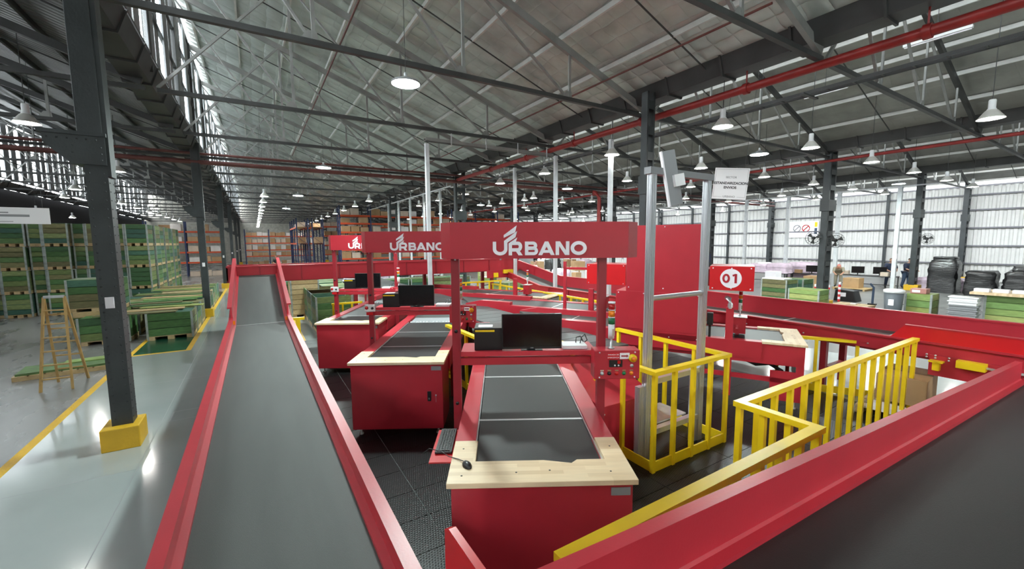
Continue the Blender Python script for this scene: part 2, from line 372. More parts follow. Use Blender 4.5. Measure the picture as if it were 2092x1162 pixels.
# ------------------------------------------------------------------ gutters and pipes
gl = ['left', 'front column', 'red pipe', 'right', 'far right']
for k, X in enumerate(ROWS[:5]):
    g = thing('roof_gutter', (X, 0, 0), ['dark box gutter high at the far left', 'dark wide box gutter over the riveted columns, below the bright windows',
        'dark box gutter beside the thick red pipe', 'dark box gutter above the laced columns with fans', 'dark box gutter near the white wall'][k], 'gutter', 'roof gutters')
    MB().prism([(-.62, Y0, 6.72), (-.5, Y0, 6.36), (-.05, Y0, 6.36), (.08, Y0, 6.72)], (0, Y1-Y0, 0)).build('trough', 'trussd', g)
    s = MB().prism([(-.66, -.02, 6.73), (-.53, -.02, 6.32), (-.03, -.02, 6.32), (.12, -.02, 6.73)], (0, .04, 0)).mesh('strap', 'trussd')
    for i in range(40): put('strap', s, g, (0, -4+1.37*i, 0))
def pipe(label, pts, r, m='pipe', clamps=()):
    o = MB().tube(pts, r, 12).build('sprinkler_pipe', m); tag(o, label, 'pipe', 'red fire pipes')
    for c in clamps:
        k = MB(); v = Vector(c); k.tube([v-Vector((0, .05, 0)), v+Vector((0, .05, 0))], r*1.35, 12); k.box(v.x-.012, v.x+.012, v.y-.012, v.y+.012, v.z, v.z+.5)
        k.build('clamp', m, o)
    return o
pipe('thick red pipe running along the column row on the right', [(9.05, Y0+.3, 6.0), (9.05, 19.95, 6.0)], .085, 'pipe', [(9.05, y, 6.0) for y in (2.4, 5.2, 8.0, 10.8, 13.6, 16.4)])
pipe('rust red pipe crossing the hall, lower of two', [(-12, 19.95, 5.9), (40, 19.95, 5.9)], .085, 'pipeo')
pipe('thin rust red pipe crossing the hall, upper of two', [(-12, 19.98, 6.22), (40, 19.98, 6.22)], .05, 'pipeo')
pipe('slim red pipe along the second column row', [(20.05, Y0+.3, 6.0), (20.05, 60, 6.0)], .06)
pipe('red drop pipe bending down beside the big red panel', [(18.3, 19.95, 5.9), (18.3, 19.7, 5.85), (18.3, 19.4, 5.5), (18.3, 19.4, .2)], .12)
pipe('thin red pipe hung under the roof above the round bright lamp', [(2.35, Y0+.3, 8.3), (2.35, 30, 8.3)], .025, 'pipeo')
pipe('thin red pipe under the low edge of the middle roof', [(7.6, 4.0, 6.75), (7.6, 30, 6.75)], .022, 'pipeo')
# cable ladder beside the thick red pipe
ct = thing('cable_tray', (9.3, 0, 5.62), 'dark steel cable tray beneath the thick red pipe', 'cable tray')
for dx in (-.1, .1): B(dx-.012, dx+.012, Y0+.2, 20, -.03, .03).build('rail', 'trussd', ct)
rg = B(-.1, .1, -.015, .015, -.02, 0).mesh('rung', 'trussd')
for i in range(60): put('rung', rg, ct, (0, -5+.4*i, 0))
hg = B(-.3, .3, -.03, .03, -.06, -.03).mesh('bracket', 'trussd')
for i in range(9): put('bracket', hg, ct, (0, -4+2.7*i, 0))
# ------------------------------------------------------------------ columns
def riveted_column(loc, label):
    c = thing('steel_column', loc, label, 'column', 'riveted columns on the left')
    MB().box(-.22, .19, -.26, .22, 0, .31).build('plinth', 'yelc', c, bevel=.012)
    B(-.09, .09, -.012, .012, .31, 3.9).build('web', 'steel', c)
    for y in (-.11, .11): B(-.10, .09, y-.014, y+.014, .31, 4.25).build('flange', 'steel', c)
    for x in (-.10, .09): B(x-.016, x+.016, -.125, .125, .31, 4.0).build('side_plate', 'steel', c)
    B(-.15, .09, -.14, .14, 4.2, 6.6).build('upper_shaft', 'steel', c, bevel=.008)
    B(.09, .14, -.12, .12, 3.7, 6.6).build('rear_channel', 'steel', c)
    br = MB().prism([(.11, -.165, 3.84), (.11, -.165, 4.2), (-.46, -.165, 4.2), (-.46, -.165, 4.08), (-.22, -.165, 3.84)], (0, .33, 0)); br.box(-.5, .13, -.185, .185, 4.2, 4.245); br.build('bracket', 'steel', c)
    rv = MB()
    def dome(x, y, z, ax):
        r = .011
        if ax == 'y': rv.add([(x-r, y, z-r), (x+r, y, z-r), (x+r, y, z+r), (x-r, y, z+r), (x, y-.011, z)], [(0,1,4),(1,2,4),(2,3,4),(3,0,4)])
        else: rv.add([(x, y-r, z-r), (x, y+r, z-r), (x, y+r, z+r), (x, y-r, z+r), (x+.011, y, z)], [(0,1,4),(1,2,4),(2,3,4),(3,0,4)])
    for i in range(30):
        z = .4+.115*i
        for x in (-.075, .065): dome(x, -.126, z, 'y')
        dome(.107, -.085, z, 'x'); dome(.107, .085, z, 'x')
    for x in (-.42, -.33, -.24, -.15, -.06, .03): dome(x, -.166, 4.15, 'y')
    for z in (3.9, 3.98, 4.06): dome(-.2, -.166, z, 'y') if z > 3.95 else None; dome(.07, -.166, z, 'y')
    tag(rv.build('rivets', 'steel', c), kind='stuff')
    return c
c = riveted_column((-1.7, 7.72, 0), 'nearest riveted dark steel column on a yellow concrete plinth')
B(-.05, .04, -.145, -.126, 1.95, 2.1).build('notice', 'whitep', c)
for i, y in enumerate((20.02, 32.32, 44.62, 56.92, 69.22)):
    q = copy_tree(c); q.location = (-1.7, y, 0)
    q['label'] = ['riveted dark column on a yellow plinth at the end of the green crates', 'riveted column behind the board-topped crates, third of its row', 'fourth riveted column of the left row',
                  'fifth riveted column of the left row', 'last riveted column of the left row by the far racks'][i]
def laced_column(loc, label, group, h=6.5, w=.46):
    c = thing('laced_column', loc, label, 'column', group)
    B(-.3, .3, -.3, .3, 0, .3).build('plinth', 'yelc', c, bevel=.01)
    for x in (-w/2, w/2): B(x-.05, x+.05, -.12, .12, .3, h).build('channel', 'steel', c)
    bt = B(-w/2, w/2, -.135, -.12, -.1, .1).mesh('batten', 'steel'); bt2 = B(-w/2, w/2, .12, .135, -.1, .1).mesh('batten', 'steel')
    i = 0
    while .6+.62*i < h-.1:
        put('batten', bt, c, (0, 0, .6+.62*i)); put('batten', bt2, c, (0, 0, .6+.62*i)); i += 1
    B(-.33, .33, -.16, .16, 4.0, 4.45).build('splice_plate', 'steel', c)
    return c
lc = laced_column((8.62, 7.42, 0), 'laced dark column rising behind the aluminium frame and big red panel', 'laced columns')
for X, Y, lab in [(9.3, 20.3, 'laced column where the two red pipes meet'), (9.3, 32.6, 'third laced column along the red pipe row'), (9.3, 44.9, 'fourth laced column along the red pipe row'), (9.3, 57.2, 'fifth laced column near the racks'), (9.3, 69.5, 'sixth laced column among the racks'),
                  (20.3, 8, 'grey laced column carrying two fans with striped bollards at its foot'), (20.3, 20.3, 'laced column beyond the red panel, beside the drop pipe'), (20.3, 32.6, 'distant laced column of the second row, third back'), (20.3, 44.9, 'distant laced column of the second row, fourth back'), (20.3, 57.2, 'distant laced column of the second row, fifth back'),
                  (31.3, 8, 'laced column beside the man in navy, with one fan'), (31.3, 20.3, 'laced column of the third row beyond the hanging sign'), (31.3, 32.6, 'laced column of the third row, far back'), (31.3, 44.9, 'laced column of the third row, farthest back'),
                  (40.35, 8, 'laced column on the white wall behind the black wrapped pallets'), (40.35, 20.3, 'laced column on the white wall behind the pink bags'), (40.35, 32.6, 'laced column on the white wall, far back')]:
    q = copy_tree(lc); q.location = (X, Y, 0); q['label'] = lab
# slim wall posts between
wpst = B(-.1, .1, -.08, .08, 0, 6.4).mesh('wall_post', 'steel')
for y in TY:
    if abs((y-8)/12.3-round((y-8)/12.3)) > .1 and y > 0: put('wall_post', wpst, wr, (40.5, y, 0))
lc.scale = (.5, .8, 1)
def white_post(x, y, h, label, group, a=.055):
    c = thing('white_post', (x, y, 0), label, 'post', group)
    B(-a, a, -a, a, .02, h).build('shaft', 'whitesteel', c)
    B(-.16, .16, -.16, .16, 0, .02).build('base_plate', 'galv', c)
    return c
for i, y in enumerate((8.49, 11.25, 14.05, 16.8)):
    wpo = white_post(30, y, 5.65, 'pale square post on the right, %s' % ['in front of the man in navy', 'beside the fan column', 'behind the stacked white cartons', 'left of the hanging white sign'][i], 'pale posts on the right', .09)
    if i == 0: B(-.1, .1, -.1, -.09, 1.75, 2.05).build('notice', 'whitep', wpo)
for i, y in enumerate((9.23, 11.9, 14.6, 22.6, 25.3, 28.0, 30.7, 33.4)):
    white_post(9.15, y, 5.8, 'pale square post above the red signs, %s' % ['rightmost, behind the end of the front sign', 'second from right', 'third from right', 'fourth from right', 'fifth from right, thin', 'sixth from right, thin', 'seventh from right, thin', 'leftmost and thinnest'][i], 'pale posts along the red pipe row')
white_post(4.55, 12.2, 5.75, 'tall pale post left of the front red sign, under the cable tray', 'tall pale post')
cb = thing('cable_tray', (0, 12.2, 5.85), 'perforated grey cable tray running from tall pale post to red pipe', 'cable tray')
B(4.5, 9.2, -.1, .1, -.03, 0).build('tray_bed', 'trussd', cb)
for y in (-.1, .1): B(4.5, 9.2, y-.01, y+.01, -.03, .06).build('tray_side', 'truss', cb)
for x in (5.3, 6.5, 7.7, 8.9): MB().box(x-.015, x+.015, -.13, -.11, -.1, .32).build('hanger', 'galv', cb)
cr = thing('conduit', (30, 0, 5.68), 'long thin pale conduit joining the tops of the pale posts', 'conduit'); B(-.04, .04, 7, 40, -.03, .03).build('rail', 'galv', cr)
cr = thing('conduit', (9.15, 0, 5.83), 'pale conduit over the thin posts left of the front sign', 'conduit'); B(-.04, .04, 21, 40, -.03, .03).build('rail', 'galv', cr)
# ------------------------------------------------------------------ conveyors
def shear(path, dz): return [(y, z+dz) for y, z in path]
def belt_y(x0, x1, path, th=.03): return MB().sweep([(x0, 0), (x1, 0), (x1, -th), (x0, -th)], path)
# left climbing conveyor
lcv = thing('belt_conveyor', (0, 3, 0), 'long grey belt conveyor with low red sides running away on the left', 'conveyor')
path = [(-2.2-3, .98), (11.0-3, .98), (15.35-3, 1.93)]
belt_y(-.45, .51, path).build('belt', 'beltg', lcv)
for sg, xi in ((-1, -.45), (1, .51)):
    pr = [(0, -.02), (0, .025), (.05, .035), (.05, .15), (.13, .15), (.13, .125), (.075, .125), (.075, -.22), (0, -.22), (0, -.05)]
    MB().sweep([(xi+sg*x, dz) for x, dz in pr], path).build('side_rail', 'red', lcv)
    MB().sweep([(xi+sg*x, dz) for x, dz in ((.06, .1), (.06, .40), (.15, .40), (.15, .37), (.09, .37), (.09, .1))], [(11.1-3, 1.0), (15.5-3, 1.965)]).build('raised_side', 'red', lcv)
    B(-.02, .02, -.06, .0, -.02, .06).build('end_cap', 'amber', lcv, (xi+sg*.03, 8.0, 1.05))
for y in (-1.5, .8, 3.2, 5.6, 8.0, 10.6):
    zz = .76 if y < 8 else .98+(y-8)*.2184-.22
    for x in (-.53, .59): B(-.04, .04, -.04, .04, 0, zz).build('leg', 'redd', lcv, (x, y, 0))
for y, z in ((8.02, .984), (11.9, 1.835)):
    B(-.44, .50, -.012, .012, 0, .005).build('belt_seam', 'seam', lcv, (0, y, z))
# high cross conveyor
xcv = thing('belt_conveyor', (0, 15.5, 0), 'high red conveyor crossing the view above the benches', 'conveyor')
B(-.72, 9.3, -.12, .95, 1.93, 1.96).build('belt', 'beltg', xcv)
fr = B(-.76, 9.55, -.5, -.44, 1.64, 2.12); fr.box(-.76, 9.55, -.54, -.40, 2.10, 2.14); fr.build('front_side', 'red', xcv)
fr = B(-.76, 9.55, .5, .56, 1.64, 2.14); fr.build('rear_side', 'red', xcv)
B(-.76, -.72, -.5, .5, 1.7, 2.14).build('end_plate', 'red', xcv)
rb = B(-.02, .02, -.52, -.5, 1.66, 2.1).mesh('stiffener', 'redd')
for i in range(9): put('stiffener', rb, xcv, (.1+1.15*i, 0, 0))
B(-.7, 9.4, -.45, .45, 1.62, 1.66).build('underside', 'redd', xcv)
for x in (2.9, 5.7, 8.3):
    for y in (-.4, .42): B(x-.06, x+.06, y-.06, y+.06, 0, 1.64).build('leg', 'redd', xcv)
mp = B(8.0, 9.3, -.56, -.54, 1.35, 1.66); mp.prism([(9.3, -.56, 1.66), (9.3, -.56, 1.35), (9.55, -.56, 1.66)], (0, .02, 0)); mp.build('motor_plate', 'red', xcv)
B(8.75, 9.2, -.64, -.56, 1.52, 1.68).build('motor_cover', 'yel', xcv); B(8.3, 8.5, -.62, -.56, 1.38, 1.56).build('sensor_cover', 'yel', xcv)
# right conveyor, descending from the cross conveyor and running towards the camera
rcv = thing('belt_conveyor', (9.5, 5, 0), 'red conveyor with a tall outer wall along the right side', 'conveyor')
path = [(.35-5, 1.12), (12.6-5, 1.12), (15.9-5, 1.66)]
belt_y(-.45, .46, path).build('belt', 'beltg', rcv)
MB().sweep([(-.5, -.18), (-.5, .05), (-.56, .05), (-.56, .08), (-.45, .08), (-.45, -.18)], path).build('inner_side', 'red', rcv)
MB().sweep([(.46, -.2), (.46, .36), (.44, .36), (.44, .39), (.54, .39), (.54, .36), (.51, .36), (.51, -.2)], path).build('outer_wall', 'red', rcv)
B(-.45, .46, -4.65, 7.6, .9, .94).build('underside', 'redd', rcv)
MB().prism([(-.53, -3.95, 1.16), (-.53, -3.95, 1.42), (-.53, -2.66, 1.42), (-.53, -2.48, 1.19)], (.04, 0, 0)).build('inner_guard', 'redb', rcv)
MB().bar((-.51, -3.95, 1.42), (-.51, -2.66, 1.42), .07, .02).build('guard_lip', 'red', rcv)
fr = B(-.53, -.51, -4.1, -2.98, .68, 1.0); fr.build('motor_plate', 'red', rcv)
B(-.66, -.53, -3.6, -3.3, .89, 1.0).build('motor_cover', 'yel', rcv); B(-.62, -.53, -3.12, -3.04, .78, .92).build('sensor_cover', 'yel', rcv)
B(-.66, -.53, -3.16, -3.0, .91, .93).build('sensor_cover', 'yel', rcv)
MB().bar((-.58, -3.75, .93), (-.58, -3.6, .94), .03).build('shaft', 'galv', rcv); MB().bar((-.58, -3.75, .93), (-.58, -4.05, .95), .03).build('shaft', 'galv', rcv)
bolt = MB().lathe([(0, .012), (.014, .012), (.014, 0)], 8).mesh('bolt', 'galv')
for y, z in ((-2.95, 1.0), (-2.95, .96), (-3.05, 1.0), (-3.05, .96), (-3.2, .99), (-3.2, .95), (-1.2, 1.02), (-.1, 1.02), (.9, 1.02), (-2.2, 1.02)):
    put('bolt', bolt, rcv, (-.53, y, z), (0, -math.pi/2, 0))
for y in (-3.55, -1.52, 1.2, 4.2, 7.2):
    for x in (-.42, .42): B(x-.05, x+.05, y-.05, y+.05, 0, .94).build('leg', 'redd', rcv)
B(-.36, .36, -1.6, -1.5, .35, .42).build('cross_brace', 'redd', rcv)
stf = B(-.58, -.555, -.02, .02, .96, 1.18).mesh('stiffener', 'redd')
for i in range(6): put('stiffener', stf, rcv, (0, 1.5+1.1*i, 0))
for y in (-.6, -2.35, 2.4): B(-.45, .46, y-.02, y+.02, 1.12, 1.125).build('belt_seam', 'seam', rcv)
# near conveyor below the camera: local y runs along world +X, local x along world -Y
ncv = thing('belt_conveyor', (.6, 1.1, 0), 'wide black belt conveyor with a long red wall in the near right corner', 'conveyor', rz=-math.pi/2)
zt = lambda X: 1.60-.0625*(X-1.9)
path = [(.0, zt(.6)-.27), (7.95, zt(8.55)-.27)]
belt_y(.10, 1.25, path).build('belt', 'belt', ncv)
MB().sweep([(0, -.25), (0, .27), (.065, .27), (.065, .05), (.075, .035), (.12, .03), (.12, -.03), (.05, -.03), (.05, -.25)], path).build('far_wall_rail', 'red', ncv)
MB().sweep([(1.25, -.25), (1.25, .05), (1.31, .05), (1.31, -.25)], path).build('near_rail', 'red', ncv)
B(.02, 1.3, -.06, 0, 1.1, 1.66).build('end_plate', 'red', ncv)
for y in (1.2, 4.2, 7.0):
    for x in (.1, 1.2): B(x-.05, x+.05, y-.05, y+.05, 0, zt(y+.6)-.35).build('leg', 'redd', ncv)
MB().tube([(.12, 8.02, .94), (1.2, 8.02, .94)], .07, 14).build('end_roller', 'belt', ncv)
gp = thing('guard_plate', (.68, 1.55, 0), 'bright red upright guard plate at the bottom edge, left of the near conveyor', 'guard')
MB().prism([(0, .17, .9), (0, .17, 1.47), (0, .12, 1.5), (0, -.45, 1.5), (0, -.45, .9)], (.035, 0, 0)).build('plate', 'redb', gp)
B(.035, .09, -.42, -.36, 0, 1.3).build('leg', 'redd', gp); B(.035, .09, .08, .14, 0, 1.3).build('leg', 'redd', gp)

# ------------------------------------------------------------------ lettering made of strokes
def stroke(mb, pts, wd, closed=False, d=.006):
    pts = [Vector((p[0], p[1])) for p in pts]; pts = [p for i, p in enumerate(pts) if i == 0 or (p-pts[i-1]).length > 1e-4]; n = len(pts); L = []; R = []
    for i, p in enumerate(pts):
        a = pts[(i-1) % n] if closed or i > 0 else None; c = pts[(i+1) % n] if closed or i < n-1 else None
        d1 = (p-a).normalized() if a is not None else None; d2 = (c-p).normalized() if c is not None else None
        if d1 is None: d1 = d2
        if d2 is None: d2 = d1
        n1 = Vector((-d1.y, d1.x)); n2 = Vector((-d2.y, d2.x)); m = (n1+n2).normalized(); k = wd/2/max(.35, m.dot(n1))
        L.append(p+m*k); R.append(p-m*k)
    for i in range(n if closed else n-1):
        q = (i+1) % n
        mb.prism([(L[i].x, 0, L[i].y), (R[i].x, 0, R[i].y), (R[q].x, 0, R[q].y), (L[q].x, 0, L[q].y)], (0, -d, 0))
def arc(cx, cy, rx, ry, a0, a1, n): return [(cx+rx*math.cos(math.radians(a0+(a1-a0)*i/n)), cy+ry*math.sin(math.radians(a0+(a1-a0)*i/n))) for i in range(n+1)]
def logo():                            # unit: cap height 1; every stroke a hair deeper than the last
    m = MB(); t = .25; h = t/2; D = [.006]
    def st(p, w=t, c=False): D[0] += .0004; stroke(m, p, w, c, D[0])
    def pg(p): D[0] += .0004; m.prism([(x, 0, z) for x, z in p], (0, -D[0], 0))
    st([(h, 1.0), (h, .46)]+arc(.535, .46, .535-h, .46-h, 180, 360, 12)+[(1.07-h, .95)])
    pg([(.80, 1.47), (1.753, 2.17), (1.633, 1.67), (.80, 1.27)])
    pg([(.82, .90), (.82, 1.05), (1.787, 1.77), (1.653, 1.30), (1.07, .93)])
    pg([(1.153, .70), (1.153, .87), (1.787, 1.30), (1.687, 1.0), (1.43, .78)])
    st([(1.153+h, 0), (1.153+h, .8)])
    st([(1.30, .875), (1.83, .875)]+arc(1.83, .635, .19, .24, 90, -90, 9)+[(1.36, .395)])
    pg([(1.60, .42), (1.90, .42), (2.18, 0), (1.87, 0)])
    st([(2.34+h, 0), (2.34+h, 1)])
    st([(2.42, .88), (2.93, .88)]+arc(2.93, .70, .19, .18, 90, -90, 9)+[(2.42, .52)], t*.94)
    st([(2.42, .50), (2.98, .50)]+arc(2.98, .31, .20, .19, 90, -90, 9)+[(2.42, .12)], t*.94)
    pg([(3.32, 0), (3.60, 0), (4.05, .85), (4.05, 1), (3.80, 1)]); pg([(4.52, 0), (4.24, 0), (3.79, .85), (3.79, 1), (4.05, 1)]); pg([(3.60, .17), (4.24, .17), (4.16, .37), (3.68, .37)])
    st([(4.59+h, 0), (4.59+h, 1)]); st([(5.59-h, 0), (5.59-h, 1)]); pg([(4.62, 1), (4.90, 1), (5.56, 0), (5.28, 0)])
    st(arc(6.28, .5, .59-h, .51-h, 0, 352, 30), t, True)
    return m
LOGO = logo().mesh('lettering', 'whitep')

# ------------------------------------------------------------------ sorting stations
WB = 1.37
def wood_top(parent, W):
    p = [(0, 0), (W, 0), (W, .66), (W-.17, .66), (W-.17, .30), (.98*W/1.37, .30), (.93*W/1.37, .25), (.72*W/1.37, .30), (.19, .30), (.19, .64), (0, .64)]
    m = MB(); m.prism([(x, y, 1.06) for x, y in p[:5]]+[(x, y, 1.06) for x, y in p[5:]], (0, 0, .04))
    o = m.build('wood_top', 'wood', parent, bevel=.004)
    sc2 = MB()
    for x, y in ((.1, .1), (.5, .13), (.75, .15), (1.2, .12), (.08, .5), (W-.08, .5)): sc2.lathe([(.0, .0015), (.008, .001), (.008, 0)], 8, (x, y, 1.1))
    sc2.build('screws', 'black', o)
    return o
def bench(org, rz, label, side, length, door, joints, rollers=False):
    b = thing('sorting_bench', (org[0], org[1], .012), label, 'bench', 'sorting benches', rz); W = WB if side == 'L' else 1.45
    if side == 'L':
        B(.03, W-.03, .03, .72, .10, 1.055).build('cabinet_body', 'red', b, bevel=.006)
        for x in (.12, W-.12):
            for y in (.12, .64): MB().lathe([(.035, 0), (.035, .015), (.014, .02), (.014, .11)], 10, (x, y, 0)).build('foot', 'galv', b)
        if door:
            h = B(1.12, 1.17, .012, .03, .52, .66).build('latch', 'black', b); B(1.135, 1.155, .008, .012, .545, .57).build('slot', 'grey', h)
            MB().lathe([(0, .012), (.012, .012), (.012, 0)], 8).build('lock', 'galv', b, (1.24, .03, .60), (math.pi/2, 0, 0))
            B(1.238, 1.242, .018, .022, .50, .59).build('key', 'galv', b)
        B(1.18, 1.32, .024, .03, .97, 1.03).build('warning_label', 'grey', b)
    else:
        m = B(.02, .06, .03, 1.1, .72, 1.055); m.box(.02, .06, .03, .14, .12, .75); m.box(.02, .06, .14, .5, .42, .62); m.box(.02, .06, .14, 1.6, .42, .50); m.box(.02, .06, .14, .5, .12, .42)
        m.build('side_panel', 'red', b)
        B(W-.06, W-.02, .03, 1.1, .5, 1.055).build('side_panel', 'red', b); B(.06, W-.06, .03, .06, .3, 1.02).build('end_panel', 'grey', b)
        B(.02, .1, 1.08, 1.2, .08, 1.64).build('post', 'red', b)
        for y in (.14, 1.14): MB().lathe([(.035, 0), (.035, .015), (.014, .02), (.014, .12)], 10, (.07, y, 0)).build('foot', 'galv', b)
        for x in (W-.1,): B(x-.03, x+.03, .1, .16, 0, .5).build('leg', 'red', b)
        MB().tube([(.3, .9, .7), (.3, .7, .62), (.3, .5, .66), (.3, .3, .55)], .03, 6).build('cable', 'black', b)
    wood_top(b, W)
    xl, xr = .17, W-.17
    m = B(0, xl, .64, length, .80, 1.085); m.build('side_rail', 'red', b); m = B(xr, W, .66, length, .80, 1.085); m.build('side_rail', 'red', b)
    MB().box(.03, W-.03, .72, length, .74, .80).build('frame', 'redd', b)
    for x in (xl, xr-.012): B(x, x+.012, .3, length, 1.0, 1.066).build('edge_strip', 'alu', b)
    js = [.2]+joints+[length]
    for i in range(len(js)-1):
        B(xl+.02, xr-.02, js[i]+.02, js[i+1]-.02, 1.02, 1.06).build('belt', 'belt', b)
        if i: B(xl, xr, js[i]-.016, js[i]+.016, 1.0, 1.062).build('joint_bar', 'alu', b)
    for y in (1.6, length-.25):
        for x in (.07, W-.07): B(x-.035, x+.035, y-.035, y+.035, 0, .8).build('leg', 'redd', b)
    return b
def merge(parent, W, y0, y1, side):    # feeder belt that is cut at 30 degrees where it meets the sorter line
    xl, xr = .17, W-.17; k = math.tan(math.radians(60))
    if side == 'L': e0, e1 = y1, y1-(xr-xl)*math.tan(math.radians(30))*-1
    poly = [(xl, y0), (xr, y0), (xr, y1-(xr-xl)*(k if side == 'L' else 0)*.55), (xl, y1-(0 if side == 'L' else (xr-xl)*k*.55))]
    MB().prism([(x, y, 1.0) for x, y in poly], (0, 0, .045)).build('feeder_belt', 'beltg', parent)
    yl, yr = poly[3][1], poly[2][1]
    MB().prism([(0, y0, .8), (0, y0, 1.17), (0, yl-.5, 1.17), (0, yl, 1.06), (0, yl, .8)], (xl, 0, 0)).build('feeder_side', 'red', parent)
    MB().prism([(xr, y0, .8), (xr, y0, 1.17), (xr, yr-.5, 1.17), (xr, yr, 1.06), (xr, yr, .8)], (W-xr, 0, 0)).build('feeder_side', 'red', parent)
    y = y0+.9
    while y < min(yl, yr):
        MB().bar((xl+.02, y, 1.048), (xr-.02, y, 1.048), .025, .006).build('belt_seam', 'seam', parent); y += 1.1
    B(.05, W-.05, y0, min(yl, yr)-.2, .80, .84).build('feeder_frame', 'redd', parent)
    for x in (.07, W-.07): B(x-.035, x+.035, y0+1.0, y0+1.07, 0, .82).build('leg', 'redd', parent)

def gantry(org, rz, label, back):
    g = thing('sign_gantry', (org[0], org[1], .012), label, 'sign', 'red sign gantries over the benches', rz)
    for x in (-.055, 1.425):
        B(x-.04, x+.04, 1.36, 1.44, .0, 2.66).build('post', 'redd', g)
    B(-.015, 1.385, 1.37, 1.43, 1.545, 1.615).build('crossbar', 'red', g)
    B(-.015, 1.385, 1.40, 1.80, 1.65, 1.67).build('shelf', 'red', g)
    B(-.015, 1.385, 1.385, 1.40, 1.63, 1.68).build('shelf_lip', 'pink', g)
    s = MB().prism([(-.09, 1.30, 2.63), (1.66, 1.30, 2.63), (1.80, 1.46, 2.63), (1.80, 1.6, 2.63), (-.20, 1.6, 2.63), (-.20, 1.46, 2.63)], (0, 0, .355)).build('sign_box', 'red', g)
    k = .134
    l = put('lettering', LOGO, g, (.325, 1.299, 2.662), 0, (k*1.0, 1, k))
    bl = MB()
    for x in (-.05, .4, .8, 1.2, 1.62): bl.box(x-.008, x+.008, 1.34, 1.36, 2.615, 2.633)
    tag(bl.build('screws', 'galv', g), kind='stuff')
    for z in (.7, 1.15, 1.9): MB().lathe([(0, .01), (.018, .01), (.018, 0)], 8).build('bolt', 'black', g, (-.055, 1.36, z), (math.pi/2, 0, 0))
    return g
def control_box(parent_loc, rz, label, with_text=True):
    c = thing('control_box', parent_loc, label, 'control box', 'red control boxes', rz)   # local: front at y=0, x 0...44, z 0...3
    B(0, .45, 0, .17, 0, .29).build('housing', 'red', c, bevel=.006)
    B(.13, .24, -.006, 0, .205, .265).build('nameplate', 'redb', c); B(.25, .345, -.006, 0, .205, .265).build('arrow_plate', 'whitep', c)
    a = MB(); a.box(.262, .315, -.008, -.006, .228, .242); a.prism([(.315, -.008, .220), (.335, -.008, .235), (.315, -.008, .250)], (0, .002, 0)); a.build('arrow', 'redd', c)
    if with_text:
        text('lettering', 'PARADA DE', .02, 'whitep', c, (.185, -.007, .249), (math.pi/2, 0, 0), depth=.0005)
        text('lettering', 'EMERGENCIA', .019, 'whitep', c, (.185, -.007, .220), (math.pi/2, 0, 0), depth=.0005)
    m = B(.145, .275, -.008, 0, .125, .195).build('display', 'black', c); B(.225, .255, -.014, -.008, .160, .190).build('switch', 'redlens', m)
    for x in (.20, .236): MB().lathe([(0, .008), (.008, .006), (.008, 0)], 8).build('key_cap', 'whitep', m, (x, -.008, .142), (math.pi/2, 0, 0))
    e = MB().lathe([(0, .05), (.02, .05), (.026, .045), (.026, .03), (.038, .03), (.038, 0)], 18).build('stop_collar', 'yel', c, (.375, 0, .215), (math.pi/2, 0, 0))
    MB().lathe([(0, .058), (.02, .056), (.024, .05), (.024, .04)], 16).build('stop_button', 'amber', e)
    MB().lathe([(0, .006), (.018, .006), (.018, 0)], 12).build('lock', 'galv', c, (.37, 0, .135), (math.pi/2, 0, 0))
    for i, (cm) in enumerate(('galv', 'black', 'redlens', 'greenlens', 'amber')):
        x = .075+.073*i
        MB().lathe([(0, .014), (.016, .012), (.02, .004), (.02, 0)], 12).build('push_button', cm, c, (x, 0, .06), (math.pi/2, 0, 0))
        B(x-.017, x+.017, -.003, 0, .083, .095).build('button_tag', 'card', c)
    for x in (.05, .40):
        for z in (.02, .27): MB().lathe([(0, .005), (.008, .004), (.008, 0)], 8).build('screw', 'whitep', c, (x, 0, z), (math.pi/2, 0, 0))
    return c
def beacon(loc, label):
    b = thing('signal_beacon', loc, label, 'signal light', 'stack lights')
    MB().lathe([(0, .0), (.034, .0), (.034, .008), (.012, .012), (.012, .10)], 14).build('pole', 'alu', b)
    z = .10
    for nm, mm, h in (('base', 'white', .145), ('green_lens', 'greenlens', .065), ('ring', 'white', .008), ('amber_lens', 'amber', .065), ('ring', 'white', .008), ('red_lens', 'redlens', .06), ('cap', 'whitep', .02)):
        rr = .031 if 'lens' in nm or nm == 'base' else .035
        MB().lathe([(0, 0), (rr, 0), (rr, h), (0, h)], 16).build(nm, mm, b, (0, 0, z)); z += h
    B(-.016, .016, -.034, -.03, .13, .2).build('label', 'card', b)
    return b
def monitor(org, rz, label):
    m = thing('monitor', org, label, 'monitor', 'black monitors on the gantry shelves', rz)
    B(-.31, .31, -.02, .025, .02, .385).build('frame', 'black', m, bevel=.004); B(-.297, .297, -.023, -.02, .045, .375).build('screen', 'screen', m)
    B(-.015, .015, -.024, -.021, .027, .035).build('mark', 'grey', m)
    B(-.04, .04, .025, .05, 0, .2).build('neck', 'black', m); B(-.11, .11, -.04, .12, -.003, .01).build('stand', 'black', m)
    return m
def loc(org, rz, x, y, z): c, s = math.cos(rz), math.sin(rz); return (org[0]+x*c-y*s, org[1]+x*s+y*c, z+.012)
R30 = math.radians(30)
names = ['front', 'middle', 'rear']
